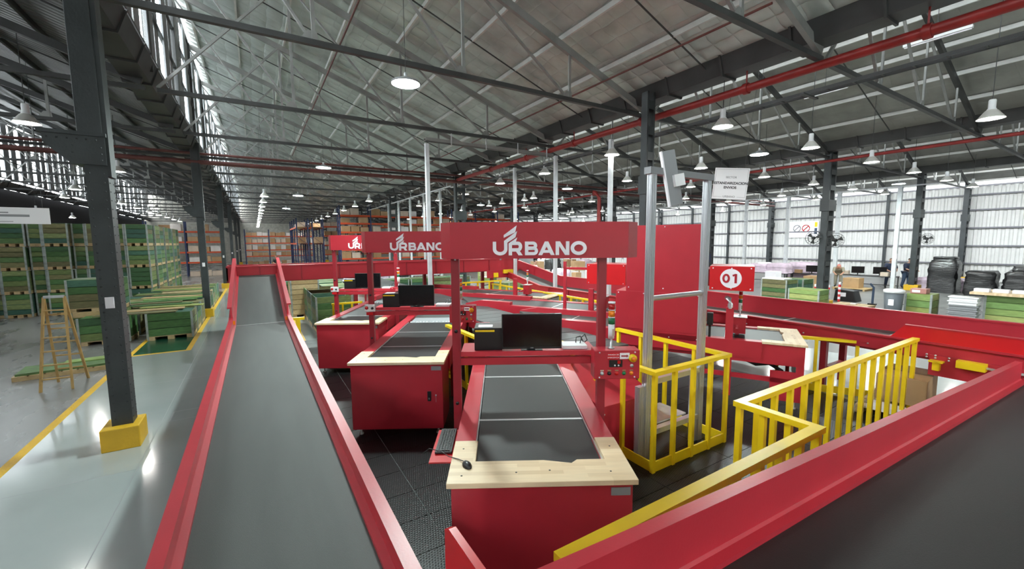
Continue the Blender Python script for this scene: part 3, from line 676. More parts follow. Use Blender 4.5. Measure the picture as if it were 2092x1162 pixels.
for k in range(3):
    org = (1.05-.03*k, 2.61+3.525*k); rz = -R30; nm = names[k]
    b = bench(org, rz, '%s red sorting bench with a pale wood edge and black belt' % nm, 'L', 3.05 if k == 0 else 3.2, k == 1, [1.14, 2.45] if k == 0 else [1.09, 2.22])
    y0 = 3.05 if k == 0 else 3.2
    if k:
        r_ = MB().tube([(.2, 0, 0), (WB-.2, 0, 0)], .018, 8).mesh('roller', 'grey')
        for i in range(10): put('roller', r_, b, (0, y0+.06+.06*i, 1.04))
        for i in range(14): B(-.012, .012, -.012, .012, 0, .02).build('ball', 'whitep', b, (.22+.07*i, y0+.02, 1.06))
        m = B(0, .17, y0, y0+.7, .8, 1.085); m.box(WB-.17, WB, y0, y0+.7, .8, 1.085); m.build('roller_side', 'red', b); y0 += .7
    merge(b, WB, y0, 6.1, 'L')
    gantry(org, rz, '%s red gantry carrying the white URBANO lettering' % nm, False)
    monitor(loc(org, rz, .715, 1.44, 1.673), rz, 'black monitor on the shelf of the %s gantry' % nm)
    pc = thing('computer_case', loc(org, rz, .28, 1.62, 1.671), 'black computer case lying beside the %s monitor' % nm, 'computer', 'black computer cases', rz)
    B(-.16, .13, -.15, .15, 0, .235).build('case', 'black', pc, bevel=.005); B(-.15, .05, -.154, -.15, .195, .215).build('tape', 'yel', pc); B(-.12, .03, -.12, 0, .235, .242).build('paper', 'whitep', pc)
    pw = thing('power_adapter', loc(org, rz, 1.18, 1.56, 1.671), 'white slab-like power unit with black leads, right of the %s monitor' % nm, 'adapter', 'white power units', rz)
    B(-.14, .12, -.1, .1, 0, .04).build('case', 'white', pw, bevel=.006)
    MB().tube([(.06, 0, .03), (.08, .02, .10), (.12, .05, .13), (.15, .06, .06), (.12, .1, .02)], .006, 6).build('lead', 'black', pw)
    MB().tube([(.02, .03, .03), (.03, .06, .09), (.08, .08, .10), (.1, .02, .05)], .006, 6).build('lead', 'black', pw)
    control_box(loc(org, rz, 1.315, 1.19, 1.435), rz, 'red control box with buttons on the right post of the %s gantry' % nm)
    beacon(loc(org, rz, 1.50, 1.28, 1.727), 'stack light in red, amber and green on the %s left-hand control box' % nm)
    if k:
        es = thing('emergency_stop_box', loc(org, rz, -.06, 1.31, 1.62), 'pale grey emergency stop box on the left post of the %s gantry' % nm, 'switch box', 'emergency stops', rz)
        B(-.09, .09, 0, .05, 0, .12).build('housing', 'white', es, bevel=.005)
        MB().lathe([(0, .04), (.026, .04), (.03, .03), (.015, .02), (.015, 0)], 14).build('stop_button', 'redlens', es, (-.045, 0, .07), (math.pi/2, 0, 0))
        MB().lathe([(0, .025), (.02, .025), (.02, 0)], 12).build('selector', 'black', es, (.045, 0, .06), (math.pi/2, 0, 0)); B(-.06, .05, .0, .02, -.06, -.01).build('sign_plate', 'redb', es)
# keyboard, tray and mouse of the front bench
o0 = (1.05, 2.61)
ty = thing('keyboard_tray', loc(o0, -R30, -.12, .85, .955), 'red tray fixed to the left side of the front bench', 'tray', rz=-R30)
B(-.10, .115, -.29, .32, -.012, 0).build('plate', 'redb', ty); B(.09, .115, -.3, .3, -.14, -.012).build('bracket', 'red', ty)
kb = thing('keyboard', loc(o0, -R30, -.115, .92, .957), 'black keyboard lying on the red tray by the front bench', 'keyboard', rz=-R30)
B(-.075, .075, -.23, .23, 0, .022).build('case', 'black', kb, bevel=.006)
ks = MB()
for i in range(5):
    for q in range(15): ks.box(-.06+.024*i, -.04+.024*i, -.215+.0285*q, -.191+.0285*q, .022, .029)
tag(ks.build('keys', 'black', kb), kind='stuff')
ms = thing('mouse', loc(o0, -R30, .13, .23, 1.1), 'black computer mouse on the wood edge of the front bench', 'mouse', rz=-R30+.5)
me = MB().lathe([(0, .036), (.016, .034), (.028, .024), (.034, .01), (.033, 0)], 14)
me.build('shell', 'black', ms).scale = (.95, 1.65, 1)
MB().lathe([(0, .004), (.004, .003), (.004, 0)], 6).build('wheel', 'grey', ms, (0, .03, .03))
MB().tube([(0, .055, .012), (-.02, .12, .006), (-.07, .2, .006), (-.09, .3, .006), (-.16, .4, .006), (-.2, .45, -.05)], .0035, 6).build('cord', 'black', ms)
# right-hand benches, mirrored about the sorter line
for k in range(3):
    org = (7.51, 3.10+3.525*k); rz = R30
    lab = ['right-hand sorting bench with wood end in front of the number 01 hood', 'second right-hand sorting bench behind the big red hood', 'third right-hand sorting bench at the back of the line'][k]
    b = bench(org, rz, lab, 'R', 3.4, False, [1.2, 2.3]); merge(b, 1.45, 3.4, 5.9, 'R')
    if k == 0:
        MB().tube([(.05, 1.14, 1.62), (.05, 1.14, 1.70), (.09, 1.16, 1.78), (.16, 1.2, 1.79)], .04, 8).build('bent_bracket', 'alu', b)
    cbx = thing('control_box', loc(org, rz, .62, .98, 1.40), ['red control box below the number 01 hood', 'red control box on the second right-hand bench', 'red control box on the third right-hand bench'][k], 'control box', 'red control boxes', rz)
    B(-.12, .12, -.1, .1, -.3, .0).build('housing', 'red', cbx, bevel=.006); B(-.03, .03, .0, .06, -.42, -.3).build('arm', 'red', cbx)
    B(-.5, .0, .02, .06, -.18, -.14).build('bracket', 'red', cbx)
    MB().lathe([(0, .04), (.02, .04), (.028, .02), (.028, 0)], 12).build('stop_button', 'yel', cbx, (.12, -.05, -.05), (0, math.pi/2, 0))
    B(-.15, .15, -.12, .12, 0, .012).build('lid', 'galv', cbx)
    beacon(loc(org, rz, .62, .98, 1.412), ['stack light in front of the number 01 hood', 'stack light at the second right-hand bench', 'stack light at the third right-hand bench'][k])
    if k: continue
    sc1 = thing('hand_scanner', loc(org, rz, .1, 1.45, 1.2), ['black scanner unit below the number 01 hood', 'black scanner unit on the second right-hand bench', 'black scanner unit on the third right-hand bench'][k], 'scanner', 'black scanners', rz)
    B(-.05, .05, -.05, .05, .1, .32).build('body', 'black', sc1, bevel=.01); B(-.02, .02, -.02, .02, -.14, .1).build('stem', 'black', sc1); B(-.03, .03, -.053, -.05, .14, .2).build('lens', 'greenlens', sc1)
tn = thing('scanner_tunnel', (7.51, 3.10, 0), 'big red sheet-metal scanner hood with number 01 on a white disc', 'hood', rz=R30)
bk = MB().lathe([(0, .005), (.012, .003), (.012, 0)], 6).mesh('bolt', 'whitep')
def bolts(par, a0, a1, z0, z1, na, nz=2):
    for i in range(na):
        for z in (z0+.035, z1-.035): put('bolt', bk, par, (-.002, a0+.05+(a1-a0-.1)*i/(na-1), z), (0, -math.pi/2, 0))
lh = MB().box(0, 1.45, 1.6, 3.12, 1.12, 1.86); lo = lh.build('lower_hood', 'red', tn, bevel=.004)
B(0, .03, 1.6, 3.12, 1.0, 1.14).build('skirt', 'red', lo); bolts(lo, 1.6, 3.12, 1.0, 1.86, 4)
uo = B(0, 1.1, 1.57, 2.93, 1.86, 3.1).build('upper_hood', 'red', tn, bevel=.004); bolts(uo, 1.57, 2.93, 1.9, 3.1, 3)
no = B(0, .75, .8, 1.48, 1.95, 2.37).build('number_hood', 'redb', tn, bevel=.004); bolts(no, .8, 1.48, 1.95, 2.37, 3)
B(.2, .9, 1.45, 1.6, 2.0, 2.3).build('duct', 'red', tn)
MB().prism([(-.003, 1.15+.165*math.cos(t*math.pi/24), 2.16+.165*math.sin(t*math.pi/24)) for t in range(48)], (.003, 0, 0)).build('number_disc', 'whitep', no)
nd = MB(); stroke(nd, arc(-.072, 0, .042, .062, 0, 345, 22), .034, True, .003); stroke(nd, [(.075, -.08), (.075, .08)], .036, False, .003); stroke(nd, [(.026, .048), (.075, .068)], .03, False, .003)
no2 = nd.build('numerals', 'red', no, (-.004, 1.15, 2.16), -math.pi/2)
h2 = thing('scanner_hood', (7.51, 6.625, 0), 'bright red plain hood seen left of the big red panel', 'hood', rz=R30)
ho = B(0, .8, .3, 1.24, 1.78, 2.27).build('hood', 'redb', h2, bevel=.004); bolts(ho, .3, 1.24, 1.78, 2.27, 3)
B(.3, .37, 1.9, 1.97, 0, 2.3).build('post', 'red', h2); B(.3, .37, 1.2, 1.97, 2.1, 2.16).build('arm', 'red', h2)
# sorter line between the two rows of benches
sl = thing('sorter_line', (4.88, 4.9, 0), 'grey slatted sorter line between the left and right benches', 'conveyor')
st = B(-.58, .58, .008, .44, .985, 1.02).mesh('slat', 'beltm')
for i in range(46): put('slat', st, sl, (0, .1+.45*i, 0))
for x in (-.62, .58): B(x, x+.04, 0, 20.9, .8, .985).build('side_frame', 'redd', sl)
B(-.56, .56, .05, 20.9, .84, .88).build('underside', 'redd', sl)
for y in range(0, 21, 3):
    for x in (-.55, .55): B(x-.04, x+.04, y+.3, y+.38, 0, .84).build('leg', 'redd', sl)
dc = thing('drive_cover', (4.1, 3.72, 0), 'red sloped machine cover on the floor behind the yellow railing', 'cover')
MB().prism([(-.52, 0, .01), (-.52, 0, .72), (-.52, .9, 1.02), (-.52, 1.15, 1.02), (-.52, 1.15, .01)], (1.0, 0, 0)).build('cover', 'red', dc, bevel=.005)
for z in (.2, .35, .5, .62): put('bolt', bk, dc, (-.45, -.001, z), (math.pi/2, 0, 0))
# ------------------------------------------------------------------ yellow railings
def railing(label, pts, h, posts, base=True, skip_base=()):
    r = thing('railing', (pts[0][0], pts[0][1], 0), label, 'railing', 'yellow railings')
    o = Vector((pts[0][0], pts[0][1], 0)); LR = []; Q = [Vector(p)-o.xy for p in pts]    # mitred handrail outline
    for i, p in enumerate(Q):
        d1 = (p-Q[i-1]).normalized() if i else (Q[1]-Q[0]).normalized(); d2 = (Q[i+1]-p).normalized() if i < len(Q)-1 else d1
        n1 = Vector((-d1.y, d1.x)); m = (n1+Vector((-d2.y, d2.x))).normalized(); k = .0425/max(.4, m.dot(n1)); e = p-d1*.04 if i == 0 else p+d1*.04 if i == len(Q)-1 else p
        LR.append((e+m*k, e-m*k))
    for i in range(len(pts)-1):
        a = Vector((*pts[i], 0))-o; b = Vector((*pts[i+1], 0))-o; d = (b-a).normalized()
        MB().prism([(*LR[i][0], h-.025), (*LR[i][1], h-.025), (*LR[i+1][1], h-.025), (*LR[i+1][0], h-.025)], (0, 0, .05)).build('handrail', 'yel', r)
        if base and i not in skip_base: MB().bar(a+Vector((0, 0, .075)), b+Vector((0, 0, .075)), .02, .13).build('base_board', 'yel', r)
        L = (b-a).length; n = posts[i]
        pm = B(-.025, .025, -.025, .025, .012, h-.02).mesh('baluster', 'yel')
        for q in range(n+1): 
            if i and q == 0: continue
            put('baluster', pm, r, a+(b-a)*(q/n), -math.atan2(d.x, d.y))
    return r
railing('yellow railing round the aluminium frame', [(3.95, 5.2), (3.95, 3.2), (5.42, 3.2), (5.42, 5.2)], 1.25, [4, 4, 4])
railing('yellow railing with a cranked corner beside the long red wall', [(8.6, 2.11), (3.82, 2.11), (3.82, 1.47), (1.2, 1.47)], 1.27, [15, 3, 9], False)
railing('low yellow railing between the right bench and the red legs', [(8.45, 4.0), (9.35, 2.45)], 1.0, [3])
railing('yellow railing in front of the descending red conveyor', [(8.3, 15.0), (8.3, 8.3)], 1.1, [12], False)
railing('short yellow railing under the high cross conveyor', [(6.2, 14.2), (8.2, 14.2)], 1.3, [4], False)
railing('small yellow railing beside the middle bench', [(3.3, 6.6), (3.3, 7.9)], 1.1, [3])
railing('short yellow railing left of the rear gantry', [(1.9, 13.3), (2.7, 13.3)], 1.0, [3], False)
yp = thing('guard_post', (.78, 11.0, 0), 'yellow guard post beside the kink of the left conveyor', 'post'); B(-.045, .045, -.045, .045, 0, 1.05).build('shaft', 'yel', yp); B(-.14, .14, -.04, .04, 1.0, 1.06).build('cap_bar', 'yel', yp)
# ------------------------------------------------------------------ aluminium frame with antenna panel
fr = thing('aluminium_frame', (4.1, 3.45, 0), 'tall aluminium profile frame standing inside the yellow railing', 'frame')
def profile(mb, x, y, z0, z1):
    mb.box(x-.045, x+.045, y-.035, y+.035, z0, z1)
    for dx in (-.035, 0, .035): mb.box(x+dx-.009, x+dx+.009, y-.041, y-.035, z0, z1)
    for dy in (-.02, .02): mb.box(x-.051, x-.045, y+dy-.009, y+dy+.009, z0, z1); mb.box(x+.045, x+.051, y+dy-.009, y+dy+.009, z0, z1)
for x in (0, 1.09):
    m = MB(); profile(m, x, 0, .012, 3.6); m.build('post', 'alu', fr)
    m = MB(); profile(m, x-.10, .02, .012, 1.0); m.build('lower_post', 'alu', fr)
B(-.08, 1.17, -.05, .05, 3.6, 3.68).build('top_beam', 'grey', fr)
MB().tube([(.06, 0, 2.1), (1.03, 0, 2.1)], .035, 12).build('rung', 'alu', fr)
for z in (.33, 1.0): B(.06, 1.03, -.04, .04, z, z+.07).build('crossbar', 'alu', fr)
sp = B(.3, .9, .06, .5, .4, .42).build('chequer_step', 'galv', fr)
ap = thing('antenna_panel', (4.345, 3.36, 3.56), 'white flat antenna panel tilted at the top of the aluminium frame', 'antenna', rz=(0, -.2, -.45))
a1 = B(-.075, .085, -.02, .02, -.33, .33).build('panel', 'grey', ap, bevel=.006); B(-.092, -.075, -.025, .025, -.333, .333).build('edge', 'whitep', a1)
B(-.0, .12, -.08, -.02, -.11, .03).build('radio', 'white', ap); B(-.02, .02, .02, .12, .0, .12).build('bracket', 'grey', ap)
# ------------------------------------------------------------------ crates
PAL = {}
M['post'] = mat('crate_post_steel', (.34, .38, .36), .5, metal=.4, var=.3, vscale=6)
def crate_meshes(w, d, h, m):
    key = (w, d, h, m)
    if key in PAL: return PAL[key]
    n = max(3, round((h-.12)/.2)); ph = (h-.12)/n; R = {}
    R['n'] = n; R['ph'] = ph
    R['front'] = B(-w/2+.05, w/2-.05, 0, .022, .008, ph-.01).mesh('plank', m)
    R['side'] = B(-.022, 0, .03, d-.03, .008, ph-.01).mesh('plank', m)
    R['post'] = MB().box(-.03, .022, -.008, .0, .02, h+.005).box(-.03, -.022, 0, .05, .02, h+.005).mesh('corner_post', 'post')
    R['foot'] = B(-.08, .08, .02, d-.02, 0, .1).mesh('foot', 'rawwood'); R['deck'] = B(-w/2+.01, w/2-.01, .01, d-.01, .1, .12).mesh('deck', 'rawwood')
    R['core'] = B(-w/2+.03, w/2-.03, .05, d-.005, .12, h-.03).mesh('rear_boards', m)
    R['lid'] = B(-w/2+.005, w/2-.005, 0, d/5-.008, 0, .022).mesh('lid_plank', m)
    PAL[key] = R; return R
def crate(loc_, label, group, w=1.1, d=1.1, h=.9, m='green', sides=('r',), lid=True, rz=0, openb=False):
    c = thing('crate', loc_, label, 'crate', group, rz); R = crate_meshes(w, d, h, m)
    for i in range(R['n']):
        z = .12+i*R['ph']
        put('plank', R['front'], c, (0, random.uniform(-.006, .004), z))
        if 'r' in sides: put('plank', R['side'], c, (w/2-.005, 0, z))
        if 'l' in sides: put('plank', R['side'], c, (-w/2+.027, 0, z))
        if openb: put('plank', R['front'], c, (0, d-.025, z))
    put('corner_post', R['post'], c, (-w/2+.03, 0, 0)); put('corner_post', R['post'], c, (w/2-.03, 0, 0), 0, (-1, 1, 1))
    if 'r' in sides: put('corner_post', R['post'], c, (w/2-.03, d, 0), math.pi)
    for x in (-w/2+.1, 0, w/2-.1): put('foot', R['foot'], c, (x, 0, 0))
    put('deck', R['deck'], c)
    if not openb: put('rear_boards', R['core'], c)
    if lid:
        for i in range(5): put('lid_plank', R['lid'], c, (0, d/5*i, h-.02))
    return c
TIER = ['bottom', 'second', 'third', 'top']
# tall stack on the left: 8 columns, 4 high, facing the walkway
xx = -3.87
for q in range(14):
    cw = .74 if q % 2 == 0 else .40; xx -= cw/2+.02
    for t in range(4):
        y = 23.6+(0 if q % 2 == 0 else .18)+.04*((q*7+t*3) % 4)
        crate((xx, y, .92*t), '%s green crate, %s tier, %s column from the right end of the tall stack' % ('wide' if q % 2 == 0 else 'narrow', TIER[t], ORD[q]), 'tall stack of green crates', cw, 1.1, .91, 'green', ('r',) if q == 0 else (), t == 3)
    xx -= cw/2+.02
for y in range(7):
    for t in range(4):
        if y == 0: continue
        crate((-4.4+.03*(y % 2), 23.6+1.2*y, .92*t), 'green crate along the stack side facing the aisle, %s tier, %s one back' % (TIER[t], ORD[y]), 'side of the tall crate stack', 1.1, 1.1, .91, 'green', ('r',), t == 3)
# storage bay along the walkway with loose boards
for i in range(9):
    crate((-2.27-(.3 if i == 3 else 0), 15.7+1.22*i, .003), 'green crate in the floor bay by the walkway, %s from the front' % ORD[i], 'green crates in the walkway bay', 1.1, 1.1, .80, 'green', ('r',), False)
    if i < 7: crate((-3.75, 15.9+1.22*i, .0), 'green crate in the row behind the floor bay, %s from the front' % ORD[i], 'green crates behind the walkway bay', 1.1, 1.1, .78, 'green', (), False)
for i in range(16):
    bd = thing('loose_board', (-2.6+random.uniform(-.5, .3), 15.9+.62*i, .81), 'loose wooden board lying on the bay crates, %s from the front' % ORD[i], 'board', 'loose boards on the bay crates', random.uniform(-.1, .1))
    B(-.85-random.uniform(0, .3), .75, -.18, .18, 0, .022).build('board', random.choice(['rawwood', 'green', 'greenl']), bd)
# two crates by the ladder
crate((-4.05, 16.7, 0), 'green crate behind the step ladder, lower of two', 'crates behind the ladder', 1.15, 1.1, .85, 'green', ('r',), True)
crate((-4.1, 16.75, .85), 'green crate with a pale lid behind the step ladder, upper of two', 'crates behind the ladder', 1.15, 1.1, .95, 'green', ('r',), True)
bo = thing('loose_board', (-4.05, 16.64, .72), 'raw wooden board leaning across the lower crate by the ladder', 'board'); B(-.5, .5, 0, .03, 0, .16).build('board', 'rawwood', bo)
# crates right of the left conveyor, seen under the cross conveyor
for i in range(3): crate((2.05, 14.0+1.25*i, .003), 'open green crate under the cross conveyor, %s from the front' % ORD[i], 'open crates right of the climbing conveyor', 1.1, 1.15, 1.15, 'green', ('l',), False, 0, True)
crate((1.55, 17.6, .003), 'tall raw wood crate among the green ones under the cross conveyor', 'crates right of the climbing conveyor', 1.0, 1.15, 1.45, 'rawwood', ('l',), True)
for i in range(4): crate((1.5, 18.9+1.25*i, .003), 'green crate behind the raw wood crate, %s from the front' % ORD[i], 'crates right of the climbing conveyor', 1.1, 1.15, 1.3, 'green', ('l',), True)
for i in range(4): crate((2.9, 18.2+1.3*i, .003), 'green crate in the inner row under the cross conveyor, %s from the front' % ORD[i], 'inner crates under the cross conveyor', 1.1, 1.15, 1.0, 'green', (), i != 1)
# flat pallet with a green board, and the ladder
fp = thing('flat_pallet', at(120, 790), 'low wooden pallet with a green board on the dark floor behind the ladder', 'pallet', rz=.08)
fp.location = (-3.62, 12.98, 0); fp.rotation_euler.z = .11; fp.scale = (.84, .75, .9)
for y in (-.5, 0, .5): B(-1.0, 1.0, y-.05, y+.05, 0, .09).build('runner', 'rawwood', fp)
for i in range(7): B(-1.0+.29*i, -.75+.29*i, -.56, .56, .09, .11).build('slat', 'rawwood', fp)
B(-.95, 1.0, -.5, .5, .11, .16).build('green_board', 'green', fp); B(-.2, 1.05, .1, .54, .16, .185).build('green_board', 'greenl', fp)
ld = thing('step_ladder', (0, 0, 0), 'wooden step ladder standing open on the dark floor beside the nearest column', 'ladder')
f0, f1, r0, r1 = at(83, 802), at(149, 794), at(120, 780), at(181, 772)
t0, t1 = f0+(r0-f0)*.42+Vector((.08, 0, 1.80)), f1+(r1-f1)*.42+Vector((-.08, 0, 1.80))
for a, b_, n in ((f0, t0, 'rail'), (f1, t1, 'rail'), (r0, t0, 'rear_rail'), (r1, t1, 'rear_rail')): MB().bar(a, b_, .04, .028).build(n, 'ladder', ld)
for i in range(6):
    u = .13+.145*i; MB().bar(f0+(t0-f0)*u, f1+(t1-f1)*u, .05, .022).build('rung', 'ladder', ld)
for i in range(5):
    u = .16+.16*i; MB().bar(r0+(t0-r0)*u, r1+(t1-r1)*u, .025, .025).build('rear_rung', 'ladder', ld)
MB().bar(t0, t1, .05, .05).build('hinge_bar', 'galv', ld)
# ------------------------------------------------------------------ lamps
def bell_proto():
    p = put('pendant_lamp', None)
    MB().lathe([(0, .40), (.05, .40), (.06, .38), (.06, .22), (.075, .20), (.075, .17)], 14).build('housing', 'white', p)
    MB().lathe([(.07, .19), (.10, .17), (.15, .10), (.2, .03), (.225, .0), (.215, 0), (.19, .03), (.14, .095), (.09, .16), (.0, .165)], 22).build('shade', 'bellm', p)
    MB().lathe([(0, -.004), (.14, 0), (.19, .025), (.14, .03)], 18).build('diffuser', 'bulb', p)
    B(-.006, .006, -.006, .006, 0, 1).build('stem', 'trussd', p, (0, 0, .4))
    return p
def led_proto():
    p = put('pendant_lamp', None)
    MB().lathe([(0, .12), (.05, .12), (.09, .10), (.12, .06), (.24, .045), (.26, .02), (.25, .0), (.245, 0)], 26).build('housing', 'grey', p)
    MB().lathe([(0, -.01), (.15, -.006), (.24, .008)], 24).build('diffuser', 'led', p)
    MB().lathe([(.02, .12), (.03, .14), (.03, .18), (.02, .2)], 10).build('hook', 'galv', p)
    B(-.004, .004, -.004, .004, 0, 1).build('cable', 'trussd', p, (0, 0, .18))
    return p
first = {}
def lamp(kind, P, label, group):
    if kind not in first: first[kind] = o = (bell_proto if kind == 'bell' else led_proto)()
    else: o = copy_tree(first[kind])
    if P[0] < -12.3: d = (P-Vector((0, 0, HC))) if isinstance(P, Vector) else None; P = Vector((0, 0, HC))+d*(11.6/abs(d.x))
    o.location = P; b_ = max(i for i in range(5) if ROWS[i] < P[0] or i == 0)
    for ch in o.children:
        if ch.name.split('.')[0] in ('stem', 'cable'): ch.scale.z = max(.3, roofz(P[0], ROWS[b_+1])-P[2]-ch.location.z-.02)
    return tag(o, label, 'lamp', group)
leds = [(829, 172, 5.62, 'large glowing round lamp in the upper middle, hung on a long wire'), (661, 343, 5.5, 'bright round lamp left of centre under the red pipes'), (609, 400, 5.3, 'bright round lamp farther down the middle bay'),
        (585, 426, 5.3, 'small bright round lamp over the far racks'), (1551, 316, 5.4, 'greenish bright round lamp above the hanging white sign'), (1836, 376, 5.5, 'bright lamp at the top of the pale post on the right'), (1159, 386, 5.4, 'bright round lamp between the pale posts'), (982, 419, 5.4, 'small bright lamp left of the second pale post')]
for x, y, z, l in leds: lamp('led', at(x, y, z), l, 'bright round lamps')
bells = [(2024, 243, 'largest white bell lamp at the right edge, lit'), (1476, 260, 'unlit cream bell lamp above the aluminium frame'), (1656, 303, 'white bell lamp right of the greenish lamp'), (1780, 332, 'white bell lamp above the fan column, to its right'),
    (1432, 344, 'white bell lamp left of the hanging sign, upper'), (1867, 353, 'white bell lamp left of the black wrapped pallets'), (1662, 377, 'white bell lamp beside the fan column'), (1561, 362, 'white bell lamp right of the hanging white sign'),
    (1934, 369, 'white bell lamp second from the right end'), (1987, 382, 'white bell lamp near the top of the white wall'), (1113, 355, 'white bell lamp just left of the middle pale post'), (1281, 370, 'white bell lamp right of the tallest pale post'),
    (1022, 375, 'white bell lamp left of the pale posts, over the front sign'), (1250, 317, 'white bell lamp partly behind a pale post'), (950, 397, 'white bell lamp beside the pipe-corner column'), (1090, 405, 'white bell lamp above the lettering of the front sign'),
    (896, 410, 'white bell lamp between tall pale post and middle sign'), (856, 421, 'white bell lamp over the right part of the middle sign'), (1742, 387, 'white bell lamp under the pale conduit'), (1597, 400, 'small bell lamp over the pale post by the cartons'),
    (1559, 419, 'small bell lamp below the pale conduit, left'), (1488, 412, 'small bell lamp just below the hanging sign'), (1411, 382, 'bell lamp seen inside the aluminium frame'), (1401, 406, 'lower bell lamp seen inside the aluminium frame'), (1807, 397, 'bell lamp left of the pale post on the right'), (1667, 408, 'lower bell lamp behind the fan column'),
    (1026, 416, 'far bell lamp over the front sign, first of five'), (1078, 430, 'far bell lamp over the front sign, second of five'), (1136, 421, 'far bell lamp over the front sign, third of five'), (1209, 412, 'far bell lamp over the front sign, fourth of five'), (1169, 434, 'far bell lamp over the front sign, lowest of five'),
    (55, 252, 'large dark-topped lamp at the left edge under the roof'), (241, 351, 'glaring lamp behind the nearest riveted column'), (132, 404, 'lit bell lamp above the tall crate stack, left of the column'), (74, 433, 'lamp just right of the left hanging sign'), (148, 445, 'small lamp over the crate stack by the column')]
for x, y, l in bells: lamp('bell', at(x, y, 5.35), l, 'bell lamps')
for i in range(14): lamp('bell', (.6, 26+3.6*i, 5.3), 'small bell lamp in the row over the left conveyor, %s back' % ORD[i], 'receding lamps over the left aisle')
for i in range(13): lamp('bell', (6.0, 26+4.1*i, 5.3), 'small bell lamp in the row along the pale posts, %s back' % ORD[i], 'receding lamps over the middle aisle')
for i in range(9): lamp('bell', (-6.2, 24.5+3.6*i, 5.1), 'small bell lamp in the row above the crates, %s back' % ORD[i], 'receding lamps over the crates')
for q, X in enumerate((14.5, 17.5, 25.5, 35.5)):
    for i in range(6): lamp('bell', (X, 22+4.6*i, 5.4), 'tiny far bell lamp, %s row right of the pipe, %s back' % (ORD[q], ORD[i]), 'tiny far lamps')
for i, p in enumerate(((14.2, 3.6, 7.6), (15.5, 6.4, 7.4), (25.0, 9.0, 7.3))):
    tb = thing('tube_lamp', p, 'slim fluorescent tube under the right roof, %s from the camera' % ORD[i], 'lamp', 'tube lamps', .0)
    B(-.05, .05, -.6, .6, 0, .06).build('housing', 'white', tb); B(-.02, .02, -.58, .58, -.03, 0).build('tube', 'whitep', tb); B(-.005, .005, -.005, .005, .06, .06+roofz(p[0], 20.3 if p[0] < 20 else 31.3)-p[2]-.1).build('stem', 'trussd', tb)
# ------------------------------------------------------------------ hanging signs
def facing(P): return -math.atan2(P[0], P[1])
P = atX(1497, 343, 11.5); s = thing('hanging_sign', P, 'white hanging sign reading ESTANDARIZACION ENVIOS in front of the white wall', 'sign', rz=facing(P)+.12)
s.rotation_euler = (0, .09, facing(P)+.12)
wdt = 58/F*13.0*.98
B(-wdt/2, wdt/2, 0, .012, -.86, 0).build('board', 'white', s)
q = MB()
for x0, x1, z0, z1 in ((-wdt/2+.03, wdt/2-.03, -.04, -.035), (-wdt/2+.03, -.18, -.80, -.795), (.2, wdt/2-.03, -.80, -.795), (-wdt/2+.03, -wdt/2+.035, -.80, -.04), (wdt/2-.035, wdt/2-.03, -.80, -.04)): q.box(x0, x1, -.004, 0, z0, z1)
q.build('border', 'grey', s)
for tx, sz, z, m_ in (('SECTOR', .075, -.26, 'grey'), ('ESTANDARIZACION', .094, -.42, 'black'), ('ENVIOS', .094, -.54, 'black'), ('URBANO', .075, -.79, 'grey')):
    text('lettering', tx, sz, m_, s, (0, -.003, z), (math.pi/2, 0, 0), depth=.002, bold=.003 if m_ == 'black' else .001)
for x in (-.3, .3): B(x-.004, x+.004, .002, .01, 0, roofz(P.x, 20.3)-P.z-.05).build('wire', 'trussd', s)
P = atY(20, 440, 16.0); s = thing('hanging_sign', (P.x, P.y, P.z), 'white hanging sign at the left edge above the tall crate stack', 'sign')
B(-1.0, .72, 0, .02, -.21, .21).build('board', 'white', s)
tb = MB(); tb.box(-.35, -.02, -.004, 0, .06, .09); tb.box(-.45, .35, -.004, 0, -.03, .03); tb.box(-.4, .05, -.004, 0, -.16, -.145); tb.build('print', 'grey', s)
for x in (-.8, .6): B(x-.004, x+.004, .005, .015, .2, roofz(P.x, -1.7)-P.z-.1).build('wire', 'trussd', s)
ws = thing('wall_sign', (40.66, 17.9, 3.75), 'white safety sign with two round symbols on the white wall', 'sign', rz=-math.pi/2)
B(-1.3, 1.3, 0, .03, -.7, .7).build('board', 'whitep', ws)
for i, (x, m_) in enumerate(((-.35, 'grey'), (.35, 'redlens'))):
    MB().tube([(x+.28*math.cos(t/8*math.pi), -.01, .1+.28*math.sin(t/8*math.pi)) for t in range(17)], .035, 6).build('symbol_ring', m_, ws)
    MB().bar((x-.18, -.01, -.08), (x+.18, -.01, .28), .06).build('symbol_bar', m_, ws)
B(1.0, 1.2, -.01, 0, .2, .6).build('symbol_patch', 'yel', ws); B(1.0, 1.2, -.01, 0, -.4, .1).build('symbol_patch', 'jean', ws)
